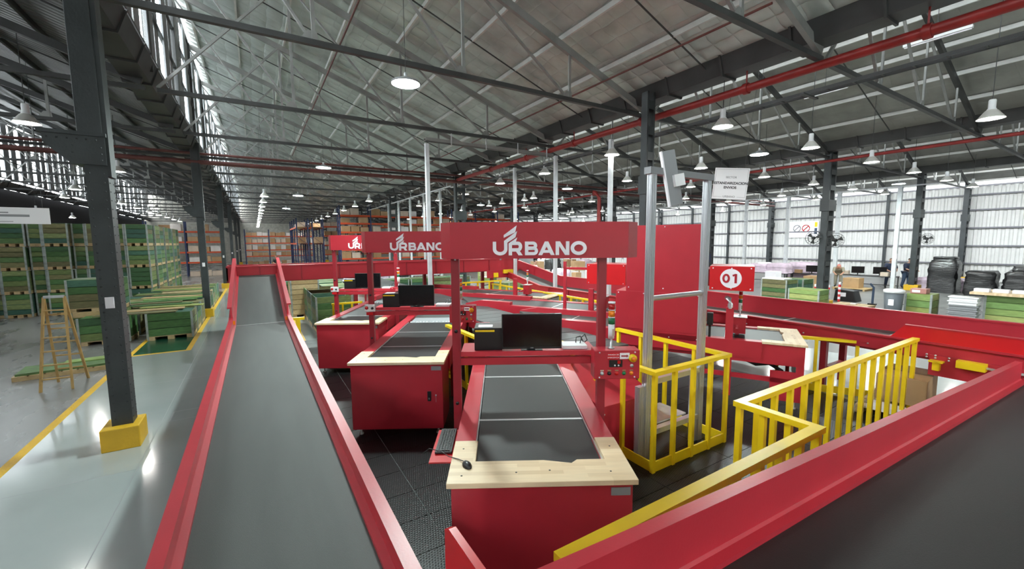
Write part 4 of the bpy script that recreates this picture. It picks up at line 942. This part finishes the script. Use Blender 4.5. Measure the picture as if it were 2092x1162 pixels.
# ------------------------------------------------------------------ fans
def fan(loc_, rz, label):
    f_ = thing('wall_fan', loc_, label, 'fan', 'column fans', rz)
    cg = MB()
    for r_, y in ((.36, 0), (.36, .12), (.25, -.05), (.13, -.07), (.25, .15)): cg.tube([(r_*math.cos(t/10*math.pi), y, r_*math.sin(t/10*math.pi)) for t in range(21)], .008, 5)
    for t in range(16):
        a = t*math.pi/8; c, s_ = math.cos(a), math.sin(a)
        cg.tube([(.06*c, -.075, .06*s_), (.25*c, -.05, .25*s_), (.36*c, 0, .36*s_), (.36*c, .12, .36*s_), (.2*c, .16, .2*s_)], .005, 4)
    cg.build('cage', 'trussd', f_)
    MB().lathe([(0, .22), (.08, .2), (.09, .0), (.05, -.03), (0, -.03)], 14).build('motor', 'black', f_, (0, .05, 0), (-math.pi/2, 0, 0))
    for t in range(3):
        a = t*2.094; b_ = MB(); c, s_ = math.cos(a), math.sin(a); c2, s2 = math.cos(a+.7), math.sin(a+.7)
        b_.prism([(.05*c, .02, .05*s_), (.31*c, .02, .31*s_), (.31*c2, .07, .31*s2), (.05*c2, .05, .05*s2)], (0, .006, 0)); b_.build('blade', 'trussd', f_)
    B(-.03, .03, .2, .5, -.05, .05).build('arm', 'black', f_); f_.scale = (.8, .8, .8)
    return f_
fan((19.85, 8.25, 2.9), -math.pi/2+.5, 'round fan on the left face of the striped-bollard column'); fan((20.1, 7.55, 2.8), -.9, 'second fan lower right on the striped-bollard column')
fan((31.1, 7.5, 2.85), -.9, 'round fan on the column beside the man in navy')
# ------------------------------------------------------------------ goods in the right-hand hall
R90 = -math.pi/2
crate((18.3, 7.85, 0), 'pale green crate with yellowish lid beyond the red wall, left of the fan column', 'crates in the right hall', 1.1, .85, .88, 'greenl', ('r',), True, R90)
crate((19.9, 9.75, 0), 'dark green crate with a white sheet on top beside the number 01 hood', 'crates in the right hall', 1.1, 1.0, 1.05, 'green', ('r',), True, R90)
crate((21.4, 9.75, 0), 'dark green crate just behind the white-sheeted one', 'crates in the right hall', 1.1, 1.0, 1.0, 'green', ('r',), True, R90)
crate((18.75, 4.62, 0), 'green crate with a pale lid next to the grey bin', 'crates in the right hall', .68, .75, 1.0, 'greenl', ('r',), True, R90)
crate((18.9, 2.6, 0), 'pale green crate with a wide wooden top at the right edge', 'crates in the right hall', 1.15, 1.1, 1.12, 'greenl', ('r',), True, R90)
sh_ = thing('paper_sheet', (20.3, 9.85, 1.06), 'white sheet on the dark green crate beside the 01 hood', 'sheet'); B(-.35, .35, -.5, .45, 0, .05).build('sheet', 'whitep', sh_)
bd = thing('wood_board', (19.4, 2.6, 1.13), 'wide pale wooden board on the pale green crate at the right edge', 'board'); B(-.75, .75, -.95, .85, 0, .07).build('board', 'wood', bd)
for i in range(4):
    pk = thing('paper_bundle', (19.0+.05*i, 3.25-.38*i, 1.2), 'white paper bundle on the wooden board at the right edge, %s from left' % ORD[i], 'bundle', 'paper bundles at the right edge'); B(-.12, .12, -.16, .16, 0, .1).build('bundle', 'whitep', pk, bevel=.01)
bx = thing('carton', (19.0, 4.65, 1.01), 'reddish carton with white labels on the crate by the grey bin', 'carton'); B(-.2, .2, -.2, .2, 0, .16).build('box', mat('pinkish_carton', (.40, .18, .15), .6), bx, bevel=.01); B(-.205, -.2, -.05, .15, .04, .12).build('label', 'whitep', bx)
for i, (cx_, cy_) in enumerate(((18.45, 4.3), (18.75, 2.35))):
    pass
gb = thing('waste_bin', (18.3, 5.12, 0), 'tall grey waste bin with a white lid beyond the red wall', 'bin')
MB().lathe([(0, 0), (.20, 0), (.26, 1.05), (.0, 1.05)], 24).build('body', mat('bin_grey', (.10, .115, .13), .5), gb); MB().lathe([(0, 1.15), (.22, 1.15), (.28, 1.12), (.28, 1.03), (.25, 1.03)], 24).build('lid', 'white', gb); B(-.265, -.235, -.08, .06, .62, .82).build('notice', 'whitep', gb)
for i in range(8):
    tr = thing('stacked_tray', (18.7+.02*(i % 2), 3.55, .13*i), 'grey tray stacked left of the right-edge pale crate, %s from the floor' % ORD[i], 'tray', 'stacked grey trays', R90+.03*(i % 3))
    m = MB(); m.box(-.3, .3, -.2, .2, 0, .09); m.box(-.33, .33, -.23, .23, .09, .125); m.build('tray', 'grey' if i < 6 else 'white', tr, bevel=.006)
sp_ = thing('platform_scale', at(1743, 627), 'wooden platform scale with a thin upright post on the grey floor', 'scale', rz=R90)
for i in range(5): B(-.62+.25*i, -.39+.25*i, -.45, .45, .07, .12).build('board', 'rawwood', sp_)
for y in (-.4, .4): B(-.6, .6, y-.04, y+.04, 0, .07).build('runner', 'rawwood', sp_)
MB().tube([(.5, .4, .1), (.5, .42, .85), (.42, .3, 1.0)], .04, 10).build('post', 'jean', sp_); B(.36, .62, .34, .5, .12, .18).build('foot', 'black', sp_); B(-.1, .1, -.05, .1, .12, .16).build('display', 'whitep', sp_)
for i, (x, y) in enumerate((at(1664, 624)[:2], at(1690, 626)[:2], at(1713, 618)[:2])):
    bl = thing('striped_bollard', (x, y, 0), 'red and white striped bollard at the foot of the fan column, %s' % ['left one', 'middle one', 'right one'][i], 'bollard', 'striped bollards')
    MB().lathe([(0, 0), (.11, 0), (.11, .03), (.05, .05)], 12).build('base', 'black', bl)
    for k in range(8): MB().lathe([(.05, 0), (.05, .11), (0, .11)], 10).build('band', 'whitep' if k % 2 else 'redb', bl, (0, 0, .05+.11*k))
gpl = thing('column_guard', (20.05, 8.0, .3), 'yellow sheet guard round the foot of the fan column', 'guard'); MB().prism([(-.25, -.4, 0), (-.25, .4, 0), (-.25, .22, -.28), (-.25, -.22, -.28)], (.03, 0, 0)).build('plate', 'yelc', gpl)
def table(P, L, Wd, label, rz=0, m='black', h=.75):
    t = thing('work_table', P, label, 'table', 'work tables', rz)
    B(-L/2, L/2, -Wd/2, Wd/2, h-.04, h).build('tabletop', m, t)
    for x in (-L/2+.05, L/2-.05):
        for y in (-Wd/2+.05, Wd/2-.05): B(x-.025, x+.025, y-.025, y+.025, 0, h-.04).build('leg', 'trussd', t)
    B(-L/2, L/2, Wd/2-.07, Wd/2-.04, .18, .22).build('stretcher', 'trussd', t)
    return t
def carton(P, sx, sy, sz, label, group, rz=0, m='cardb', tape=True):
    c = thing('carton', P, label, 'carton', group, rz)
    B(-sx/2, sx/2, -sy/2, sy/2, 0, sz).build('box', m, c, bevel=.006)
    if tape: B(-.04, .04, -sy/2-.002, sy/2+.002, sz*.7, sz+.003).build('tape', 'card', c)
    return c
def bagheap(P, sx, sy, sz, label, group, m, name='bag', n=1):
    b_ = thing(name, P, label, 'bag', group); mb = MB()
    rr = random.Random(int(P[0]*100+P[1]*10)); prof = []
    nn, rows = 22, 13; vs = []; fs = []
    for i in range(rows):
        v = i/(rows-1)
        for k in range(nn):
            a = 2*math.pi*k/nn; ca, sa = math.cos(a), math.sin(a); e = .32
            rx = (abs(ca)**e)*(1 if ca > 0 else -1); ry = (abs(sa)**e)*(1 if sa > 0 else -1)
            fal = (1-.05*v+.02*math.sin(9*v+P[1])) if v < .95 else .82
            j = 1+rr.uniform(-.06, .06)
            vs.append((rx*sx/2*fal*j, ry*sy/2*fal*j, v*sz*(1+rr.uniform(-.05, .05) if 0 < v else 0)))
        if i:
            for k in range(nn): fs.append(((i-1)*nn+k, (i-1)*nn+(k+1) % nn, i*nn+(k+1) % nn, i*nn+k))
    vs.append((0, 0, sz*1.04)); fs += [((rows-1)*nn+k, (rows-1)*nn+(k+1) % nn, rows*nn) for k in range(nn)]; mb.add(vs, fs, True); mb.build('wrapping', m, b_); return b_
bagheap((31.2, 6.75, 0), 1.1, 1.15, 1.65, 'tall black film-wrapped pallet load near the white wall, left of three', 'black wrapped loads', 'wrap', 'wrapped_pallet')
bagheap((31.25, 6.75, 1.6), .8, .9, .3, 'loose black bundle on top of the tall wrapped load', 'black wrapped loads', 'wrap', 'wrapped_bundle')
bagheap((31.0, 5.35, 0), 1.1, 1.1, 1.2, 'lower black film-wrapped load in the middle of the right group', 'black wrapped loads', 'wrap', 'wrapped_pallet')
bagheap((31.2, 4.0, 0), 1.2, 1.3, 1.25, 'black film-wrapped load at the right edge by the white wall', 'black wrapped loads', 'wrap', 'wrapped_pallet')
bagheap((31.3, 3.8, 1.2), 1.2, 1.2, .35, 'flat black sack lying on the right-edge wrapped load', 'black wrapped loads', 'wrap', 'wrapped_bundle')
bagheap((33.5, 3.2, 0), 2.0, 1.6, 1.6, 'black wrapped load behind the right-edge one', 'black wrapped loads', 'wrap', 'wrapped_pallet')
# work places before the white wall
T1 = at(1650, 592); table((28.5, 14.4, 0), 2.6, .9, 'dark work table under the pink bags by the white wall', R90)
bagheap((28.6, 14.9, .75), 1.1, 1.2, .55, 'pinkish bag heap on the table by the white wall, left', 'pink bags by the wall', 'bag'); bagheap((28.7, 13.8, .75), 1.0, 1.3, .6, 'pinkish bag heap on the table by the white wall, right', 'pink bags by the wall', 'bag'); bagheap((30.6, 13.2, .0), 1.3, 1.5, 1.35, 'tall pinkish bag heap standing behind the fan column', 'pink bags by the wall', 'bag')
bagheap((29.4, 21.4, .0), 1.2, 1.6, .7, 'pinkish bag on a pile behind the number 01 hood', 'pink bags by the wall', 'bag'); carton((28.5, 14.6, 1.28), .5, .7, .12, 'flat white carton on top of the pink bags', 'white cartons', .3, 'whitep', False)
carton((25.6, 12.55, 0), .75, .85, .62, 'lower white carton of a stack of two near the pallets', 'white cartons', R90, 'whitep', False); carton((25.6, 12.6, .62), .6, .62, .42, 'upper white carton of a stack of two near the pallets', 'white cartons', R90, 'whitep', False)
for i in range(3):
    pl = thing('wood_pallet', (21.2, 9.3-.05*i, .14*i), 'wooden pallet in the pile before the white cartons, %s from the floor' % ORD[i], 'pallet', 'pallets by the crates', R90+.06*i)
    for y in (-.45, 0, .45): B(-.6, .6, y-.05, y+.05, 0, .1).build('runner', 'rawwood', pl)
    for k in range(6): B(-.6+.21*k, -.45+.21*k, -.5, .5, .1, .125).build('slat', 'rawwood', pl)
cc = thing('black_case', (23.3, 8.2, 0), 'black plastic case on the floor behind the fan column', 'case', rz=R90); MB().prism([(-.4, -.3, 0), (.5, -.3, 0), (.36, -.3, .5), (-.34, -.3, .56)], (0, .6, 0)).build('case', 'black', cc, bevel=.03); B(-.12, .08, -.31, -.3, .22, .4).build('label', 'whitep', cc)
sp2 = random.Random(3)
for i in range(26):
    k = thing('scrap_board', (27.2+(.22*(1-2*(i % 2)) if i//2 % 2 == 0 else 0), 18.4+(.22*(1-2*(i % 2)) if i//2 % 2 else 0), .036*(i//2)*1.0), 'broken brown board in the heap left of the pink bags, %s from the floor' % (ORD[i] if i < 22 else ['twenty-third', 'twenty-fourth', 'twenty-fifth', 'topmost'][i-22]), 'board', 'heap of broken boards', math.pi/2*(i//2 % 2 == 0)+sp2.uniform(-.25, .25))
    B(-.62, .62, -.08, .08, 0, .0355).build('board', 'rawwood', k)
pb = thing('picture_board', (29.5, 20.0, 0), 'dark framed picture board standing behind the number 01 hood', 'board', rz=R90); B(-1.1, 1.1, 0, .05, 0, 2.0).build('frame', 'black', pb); B(-.95, .2, -.01, 0, .9, 1.85).build('picture', mat('picture_print', (.35, .22, .17), .5, var=.6, vscale=4), pb); B(.3, .95, -.01, 0, 1.2, 1.85).build('picture', 'navy', pb)
carton((24.8, 14.6, 0), .7, .7, .65, 'brown carton on the floor right of the number 01 hood', 'brown cartons', R90); carton((28.3, 11.6, 0), .8, .9, .7, 'brown carton left of the black computer table', 'brown cartons', R90); carton((28.9, 9.9, .12), .75, .7, .55, 'brown carton with a label on a pale pallet under the black table', 'brown cartons', R90)
pl = thing('wood_pallet', (28.9, 9.9, 0), 'pale wooden pallet under the brown carton by the black table', 'pallet'); B(-.6, .6, -.8, .8, .09, .12).build('deck', 'rawwood', pl); [B(-.6, .6, y-.05, y+.05, 0, .09).build('runner', 'rawwood', pl) for y in (-.7, 0, .7)]
table((30.6, 9.9, 0), 2.8, .9, 'long black computer table in front of the white wall', R90); table((29.6, 12.6, 0), 2.0, .8, 'black table with a small screen left of the computer table', R90, 'black')
def crt(P, label): 
    m = thing('monitor', P, label, 'monitor', 'far monitors', R90+.3); B(-.3, .3, -.02, .02, .1, .5).build('screen', 'screen', m); B(-.03, .03, 0, .05, 0, .15).build('neck', 'black', m); B(-.12, .12, -.06, .1, -.002, .015).build('stand', 'black', m)
crt((29.6, 12.3, .75), 'small dark screen on the far black table'); crt((30.6, 10.3, .75), 'dark screen on the computer table, left'); crt((30.7, 9.3, .75), 'dark screen on the computer table beside the standing man')
for i, (x, y, z) in enumerate(((30.5, 9.0, .75), (30.6, 10.9, .75), (29.5, 13.0, .75))): carton((x, y, z), .35, .3, .22, 'small carton on the far tables, %s from the right' % ORD[i], 'small cartons on far tables', R90, 'card', False)
carton((33.2, 7.0, .7), .6, .7, .45, 'brown carton on the pile between column and wrapped load', 'brown cartons', R90); bagheap((33.0, 7.2, 0), 1.3, 2.0, .65, 'dark heap of wrapped goods between the column and the wrapped load', 'black wrapped loads', 'bag', 'wrapped_bundle')
# goods below the front sign and behind the descending conveyor
carton((8.95, 2.25, .24), .9, .6, .42, 'brown carton on a pallet behind the cranked yellow railing', 'brown cartons', .1)
pl = thing('wood_pallet', (8.9, 2.28, .012), 'low pallet with papers behind the cranked yellow railing', 'pallet', rz=.1); [B(-.65, .65, y-.05, y+.05, 0, .1).build('runner', 'rawwood', pl) for y in (-.4, 0, .4)]; [B(-.65+.22*k, -.47+.22*k, -.45, .45, .1, .13).build('slat', 'rawwood', pl) for k in range(6)]
pp = thing('paper_bundle', (8.3, 2.3, .145), 'white paper bundles on the low pallet behind the railing', 'bundle'); B(-.15, .15, -.2, .2, 0, .07).build('bundle', 'whitep', pp)
pl.location.z = .012
gc = random.Random(11)
for i, (x, y) in enumerate(((11.8, 19.0), (13.2, 18.2), (14.8, 17.4), (16.6, 17.0), (12.6, 22.5), (15.0, 21.5))):
    table((x, y, 0), 2.0, .8, 'work table behind the descending conveyor, %s of six' % ORD[i], .5, 'white')
    for k in range(3): carton((x-.6+.6*k, y+.3-.33*k, .75), .4, .35, gc.uniform(.2, .5), 'carton on the %s table behind the descending conveyor, %s of three' % (ORD[i], ['left', 'middle', 'right'][k]), 'cartons behind the descending conveyor', gc.uniform(0, 1), 'card', False)
for i, (x, y) in enumerate(((11.2, 15.2), (12.8, 14.6), (10.8, 17.2), (14.0, 25.0), (17.0, 24.0))): crate((x, y, 0), 'green crate behind the descending conveyor, %s from the camera' % ORD[i], 'crates behind the descending conveyor', 1.1, 1.1, .85, 'greenl' if i % 2 else 'green', ('l',), True, .4)
for i in range(18):
    x0 = 1030+16.5*i; P = at(x0, 574+20*(i*7 % 5)/4, 0); k = gc.choice(['bag', 'carton', 'crate', 'stack', 'carton', 'bag'])
    if abs(P.x-20.3) < 1.2 or abs(P.x-9.3) < 1.5: P = P*1.12
    P.z = 0; lb = 'goods row under the sign, %s from left' % (ORD[i] if i < 22 else ['twenty-third', 'twenty-fourth', 'twenty-fifth', 'rightmost'][i-22]); g_ = 'goods row under the front sign'
    if k == 'bag': bagheap(P, .85, .85, gc.uniform(1.1, 1.8), 'wrapped heap in the '+lb, g_, gc.choice(['bag', 'white', 'wrap']), 'wrapped_pallet')
    elif k == 'crate': crate(P, 'green crate in the '+lb, g_, 1.0, 1.0, gc.uniform(.9, 1.3), gc.choice(['greenl', 'green']), ('l',), True, -.6)
    elif k == 'carton': carton(P, .7, .6, gc.uniform(.9, 1.5), 'tall carton in the '+lb, g_, -.5, 'card')
    else:
        for q in range(3): carton(P+Vector((.03*q, 0, .55*q)), .8-.08*q, .7, .55, '%s carton of a stack in the %s' % (['bottom', 'middle', 'top'][q], lb), g_, -.5+.1*q, 'card')
for i, (x, y) in enumerate(((5.0, 24.5), (7.0, 25.0), (9.5, 26.5), (3.0, 27.5))):
    table((x, y, 0), 1.8, .8, 'far work table seen below the middle and rear signs, %s of four' % ORD[i], 0, 'white')
    for k in range(3): bagheap((x-.6+.6*k, y, .75), .55, .6, .45, '%s bag on the %s far table below the signs' % (['pinkish', 'white', 'black'][k], ORD[i]), 'pale bags on far tables', ['bag', 'white', 'wrap'][k])
for i in range(4): crate((6.3+1.2*i, 21.5, 0), 'green crate below the cross conveyor, behind the middle monitor, %s from left' % ORD[i], 'crates behind the middle monitor', 1.1, 1.1, .9, 'green', (), True)
# ------------------------------------------------------------------ racks
def rack(X0, Y, bays, levels, label, dirx=True, bl=2.7, dep=1.0, seed=1, fill=.85, per=4, blabel='rack'):
    r_ = thing('pallet_rack', (X0, Y, 0), label, 'rack', 'pallet racks', 0 if dirx else math.pi/2)
    H_ = levels[-1]+.9; up = MB()
    for y in (0, dep): up.box(-.05, .05, y-.05, y+.05, 0, H_)
    z = .3
    while z < H_-1: up.bar((0, 0, z), (0, dep, z+.8), .03); z += .8
    um = up.mesh('upright_frame', 'blue')
    for i in range(bays+1): put('upright_frame', um, r_, (bl*i, 0, 0))
    bm_ = MB().box(.05, bl-.05, -.04, .0, -.07, .07).box(.05, bl-.05, dep, dep+.04, -.07, .07).mesh('beam', 'orange'); dk = B(.05, bl-.05, 0, dep, .05, .07).mesh('shelf_deck', 'rawwood')
    rr = random.Random(seed)
    for zl in levels:
        for i in range(bays): put('beam', bm_, r_, (bl*i, 0, zl)); put('shelf_deck', dk, r_, (bl*i, 0, zl))
    for li, zl in enumerate([-.07]+levels):
        for i in range(bays):
            for k in range(per):
                if rr.random() > fill: continue
                s_ = bl/per*.8; hh = rr.uniform(.35, .62); off = Vector((bl*i+.2+(bl-.3)*(k+.4)/per, .4, zl+.075))
                if not dirx: off = Vector((-off.y, off.x, off.z))
                me_ = rackbox(round(s_, 2), round(hh, 1)); o = put('carton', me_, None, (X0+off.x, Y+off.y, off.z), rr.uniform(-.08, .08)+(0 if dirx else math.pi/2))
                tag(o, 'carton on the %s, %s level, %s bay, %s in it' % (blabel, ORD[li], ORD[i], ORD[k]), 'carton', 'cartons on the '+blabel)
    return r_
RB = {}
def rackbox(a, h):
    if (a, h) not in RB: RB[(a, h)] = B(-a/2, a/2, -.35, .35, 0, h).mesh('carton', 'card')
    return RB[(a, h)]
rack(6.6, 40.0, 7, [1.4, 2.2, 3.0, 3.8, 4.6, 5.3], 'long orange and blue pallet rack far behind the signs', seed=2, fill=.6, per=3, blabel='long rack behind the signs')
rack(7.0, 54.0, 8, [1.5, 2.6, 3.7, 4.8], 'second long pallet rack behind the first, far back', seed=12, fill=.75, per=3, blabel='second long rack')
rack(-1.0, 64.0, 3, [1.2, 2.0, 2.9, 3.8], 'farthest orange pallet rack at the end of the left aisle', seed=5, fill=.97, per=4, blabel='farthest rack')
rack(6.0, 46.0, 3, [2.8, 4.4], 'blue rack seen end-on beside the middle aisle, right', False, seed=6, fill=.5, per=2, blabel='end-on rack, right')
rack(4.6, 46.0, 3, [2.8, 4.4], 'blue rack seen end-on beside the middle aisle, left', False, seed=7, fill=.5, per=2, blabel='end-on rack, left')
rack(-10.5, 46.0, 3, [1.2, 2.1, 3.0, 3.9], 'orange pallet rack beyond the tall green crates', seed=8, fill=.8, per=3, blabel='rack beyond the crates')
# ------------------------------------------------------------------ people
def person(P, rz, label, joints, shirt, trousers, hair='hair', cap=None):
    p = thing('person', P, label, 'person', 'people', rz)
    J = {k: Vector(v) for k, v in joints.items()}
    def skin(name, chain, mt):
        idx = {}; vs = []; es = []; rad = []
        for a, b_, ra, rb in chain:
            for q, rq in ((a, ra), (b_, rb)):
                if q not in idx: idx[q] = len(vs); vs.append(J[q]); rad.append(rq)
            es.append((idx[a], idx[b_]))
        me_ = bpy.data.meshes.new(name); me_.from_pydata(vs, es, []); me_.materials.append(M[mt]); o = put(name, me_, p)
        sk = o.modifiers.new('skin', 'SKIN'); sl_ = me_.skin_vertices.new() if not me_.skin_vertices else me_.skin_vertices[0]
        for i, q in enumerate(rad): me_.skin_vertices[0].data[i].radius = (q, q)
        me_.skin_vertices[0].data[0].use_root = True
        sb = o.modifiers.new('sub', 'SUBSURF'); sb.levels = 1; sb.render_levels = 1; sk.use_smooth_shade = True; return o
    for s_ in ('l', 'r'):
        w_ = J['wr'+s_]; d_ = (w_-J['el'+s_]).normalized(); side = Vector((0, 0, 1)).cross(d_); side = side.normalized() if side.length > .1 else Vector((1, 0, 0))
        J['pa'+s_] = w_+d_*.08
        for i, (o_, l_) in enumerate(((-.033, .07), (-.011, .085), (.011, .08), (.033, .06))): J['f%d%s' % (i, s_)] = w_+d_*(.09+l_)+side*o_*1.2
        J['th'+s_] = w_+d_*.09+side*(.07 if s_ == 'l' else -.07)
    body = [('pelvis', 'chest', .13, .15), ('chest', 'neck', .15, .055), ('neck', 'head', .055, .06)]
    for s_ in ('l', 'r'):
        body += [('chest', 'sh'+s_, .15, .075), ('sh'+s_, 'el'+s_, .06, .048), ('el'+s_, 'wr'+s_, .045, .032), ('wr'+s_, 'pa'+s_, .03, .036)]
        body += [('pa'+s_, 'f%d%s' % (i, s_), .036, .01) for i in range(4)]+[('wr'+s_, 'th'+s_, .03, .012)]
        body += [('pelvis', 'hp'+s_, .13, .1), ('hp'+s_, 'kn'+s_, .09, .06), ('kn'+s_, 'an'+s_, .058, .042), ('an'+s_, 'to'+s_, .045, .035)]
    skin('body', body, 'skin')
    skin('shirt', [('pelvis', 'chest', .16, .185), ('chest', 'neckb', .185, .09)]+[e for s_ in 'lr' for e in (('chest', 'sh'+s_, .185, .1), ('sh'+s_, 'el'+s_, .085, .07))], shirt)
    skin('trousers', [e for s_ in 'lr' for e in (('pelvis', 'hp'+s_, .16, .125), ('hp'+s_, 'kn'+s_, .115, .085), ('kn'+s_, 'an'+s_, .08, .065))], trousers)
    for s_ in 'lr': skin('shoe', [('an'+s_, 'to'+s_, .055, .045)], 'black')
    h = J['head']; fw = Vector(joints.get('face', (0, -1, -.1))).normalized()
    hd = MB().lathe([(.0, -.125), (.045, -.115), (.068, -.07), (.082, 0), (.085, .05), (.07, .095), (.035, .12), (0, .125)], 14); ho_ = hd.build('head', 'skin', p, h+Vector((0, 0, .07))); ho_.rotation_euler = (0, 0, math.atan2(fw.y, fw.x)+math.pi/2)
    B(-.012, .012, -.105, -.07, -.03, .015).build('nose', 'skin', ho_); B(-.025, .025, -.082, -.07, -.065, -.055).build('mouth', 'redlens', ho_)
    for x in (-.03, .03): B(x-.012, x+.012, -.084, -.07, .015, .028).build('eye', 'black', ho_)
    for x in (-.086, .086): B(x-.01, x+.01, -.015, .02, -.02, .04).build('ear', 'skin', ho_)
    MB().lathe([(.088, .03), (.09, .06), (.075, .10), (.04, .13), (0, .135)], 14).build('hair', cap or hair, ho_, (0, .012, 0))
    return p
STAND = dict(pelvis=(0, 0, .93), chest=(0, -.08, 1.3), neckb=(0, -.10, 1.45), neck=(0, -.11, 1.47), head=(0, -.16, 1.55), shl=(.2, -.08, 1.38), shr=(-.2, -.08, 1.38), ell=(.26, -.2, 1.12), elr=(-.26, -.2, 1.12), wrl=(.18, -.42, 1.05), wrr=(-.18, -.42, 1.05),
    hpl=(.1, 0, .88), hpr=(-.1, 0, .88), knl=(.12, -.06, .48), knr=(-.12, .02, .48), anl=(.12, -.02, .07), anr=(-.13, .12, .07), tol=(.13, -.16, .035), tor=(-.15, -.02, .035))
BENT = dict(STAND); BENT.update(chest=(0, -.32, 1.12), neckb=(0, -.43, 1.18), neck=(0, -.46, 1.19), head=(0, -.56, 1.18), shl=(.2, -.38, 1.15), shr=(-.2, -.38, 1.15), ell=(.24, -.46, .92), elr=(-.24, -.46, .92), wrl=(.16, -.62, .84), wrr=(-.16, -.62, .84))
person(at(1849, 588), math.radians(-25), 'standing man in navy shirt and jeans beside the pale post', STAND, 'navy', 'jean')
person(at(1815, 588), math.radians(-60), 'person in dark clothes working at the computer table, half hidden by the pale post', STAND, 'navy', 'navy')
person((29.9, 11.0, 0), math.radians(-70), 'person in a khaki top and red cap bent over the far table', BENT, 'khaki', 'khaki', cap='redb')
person((13.9, 20.2, 0), math.radians(20), 'person in a pale shirt behind the descending conveyor, below the front sign', STAND, 'white', 'jean')
person((1.6, 44.0, 0), math.radians(10), 'small far person in black at the end of the left aisle', STAND, 'black', 'black')
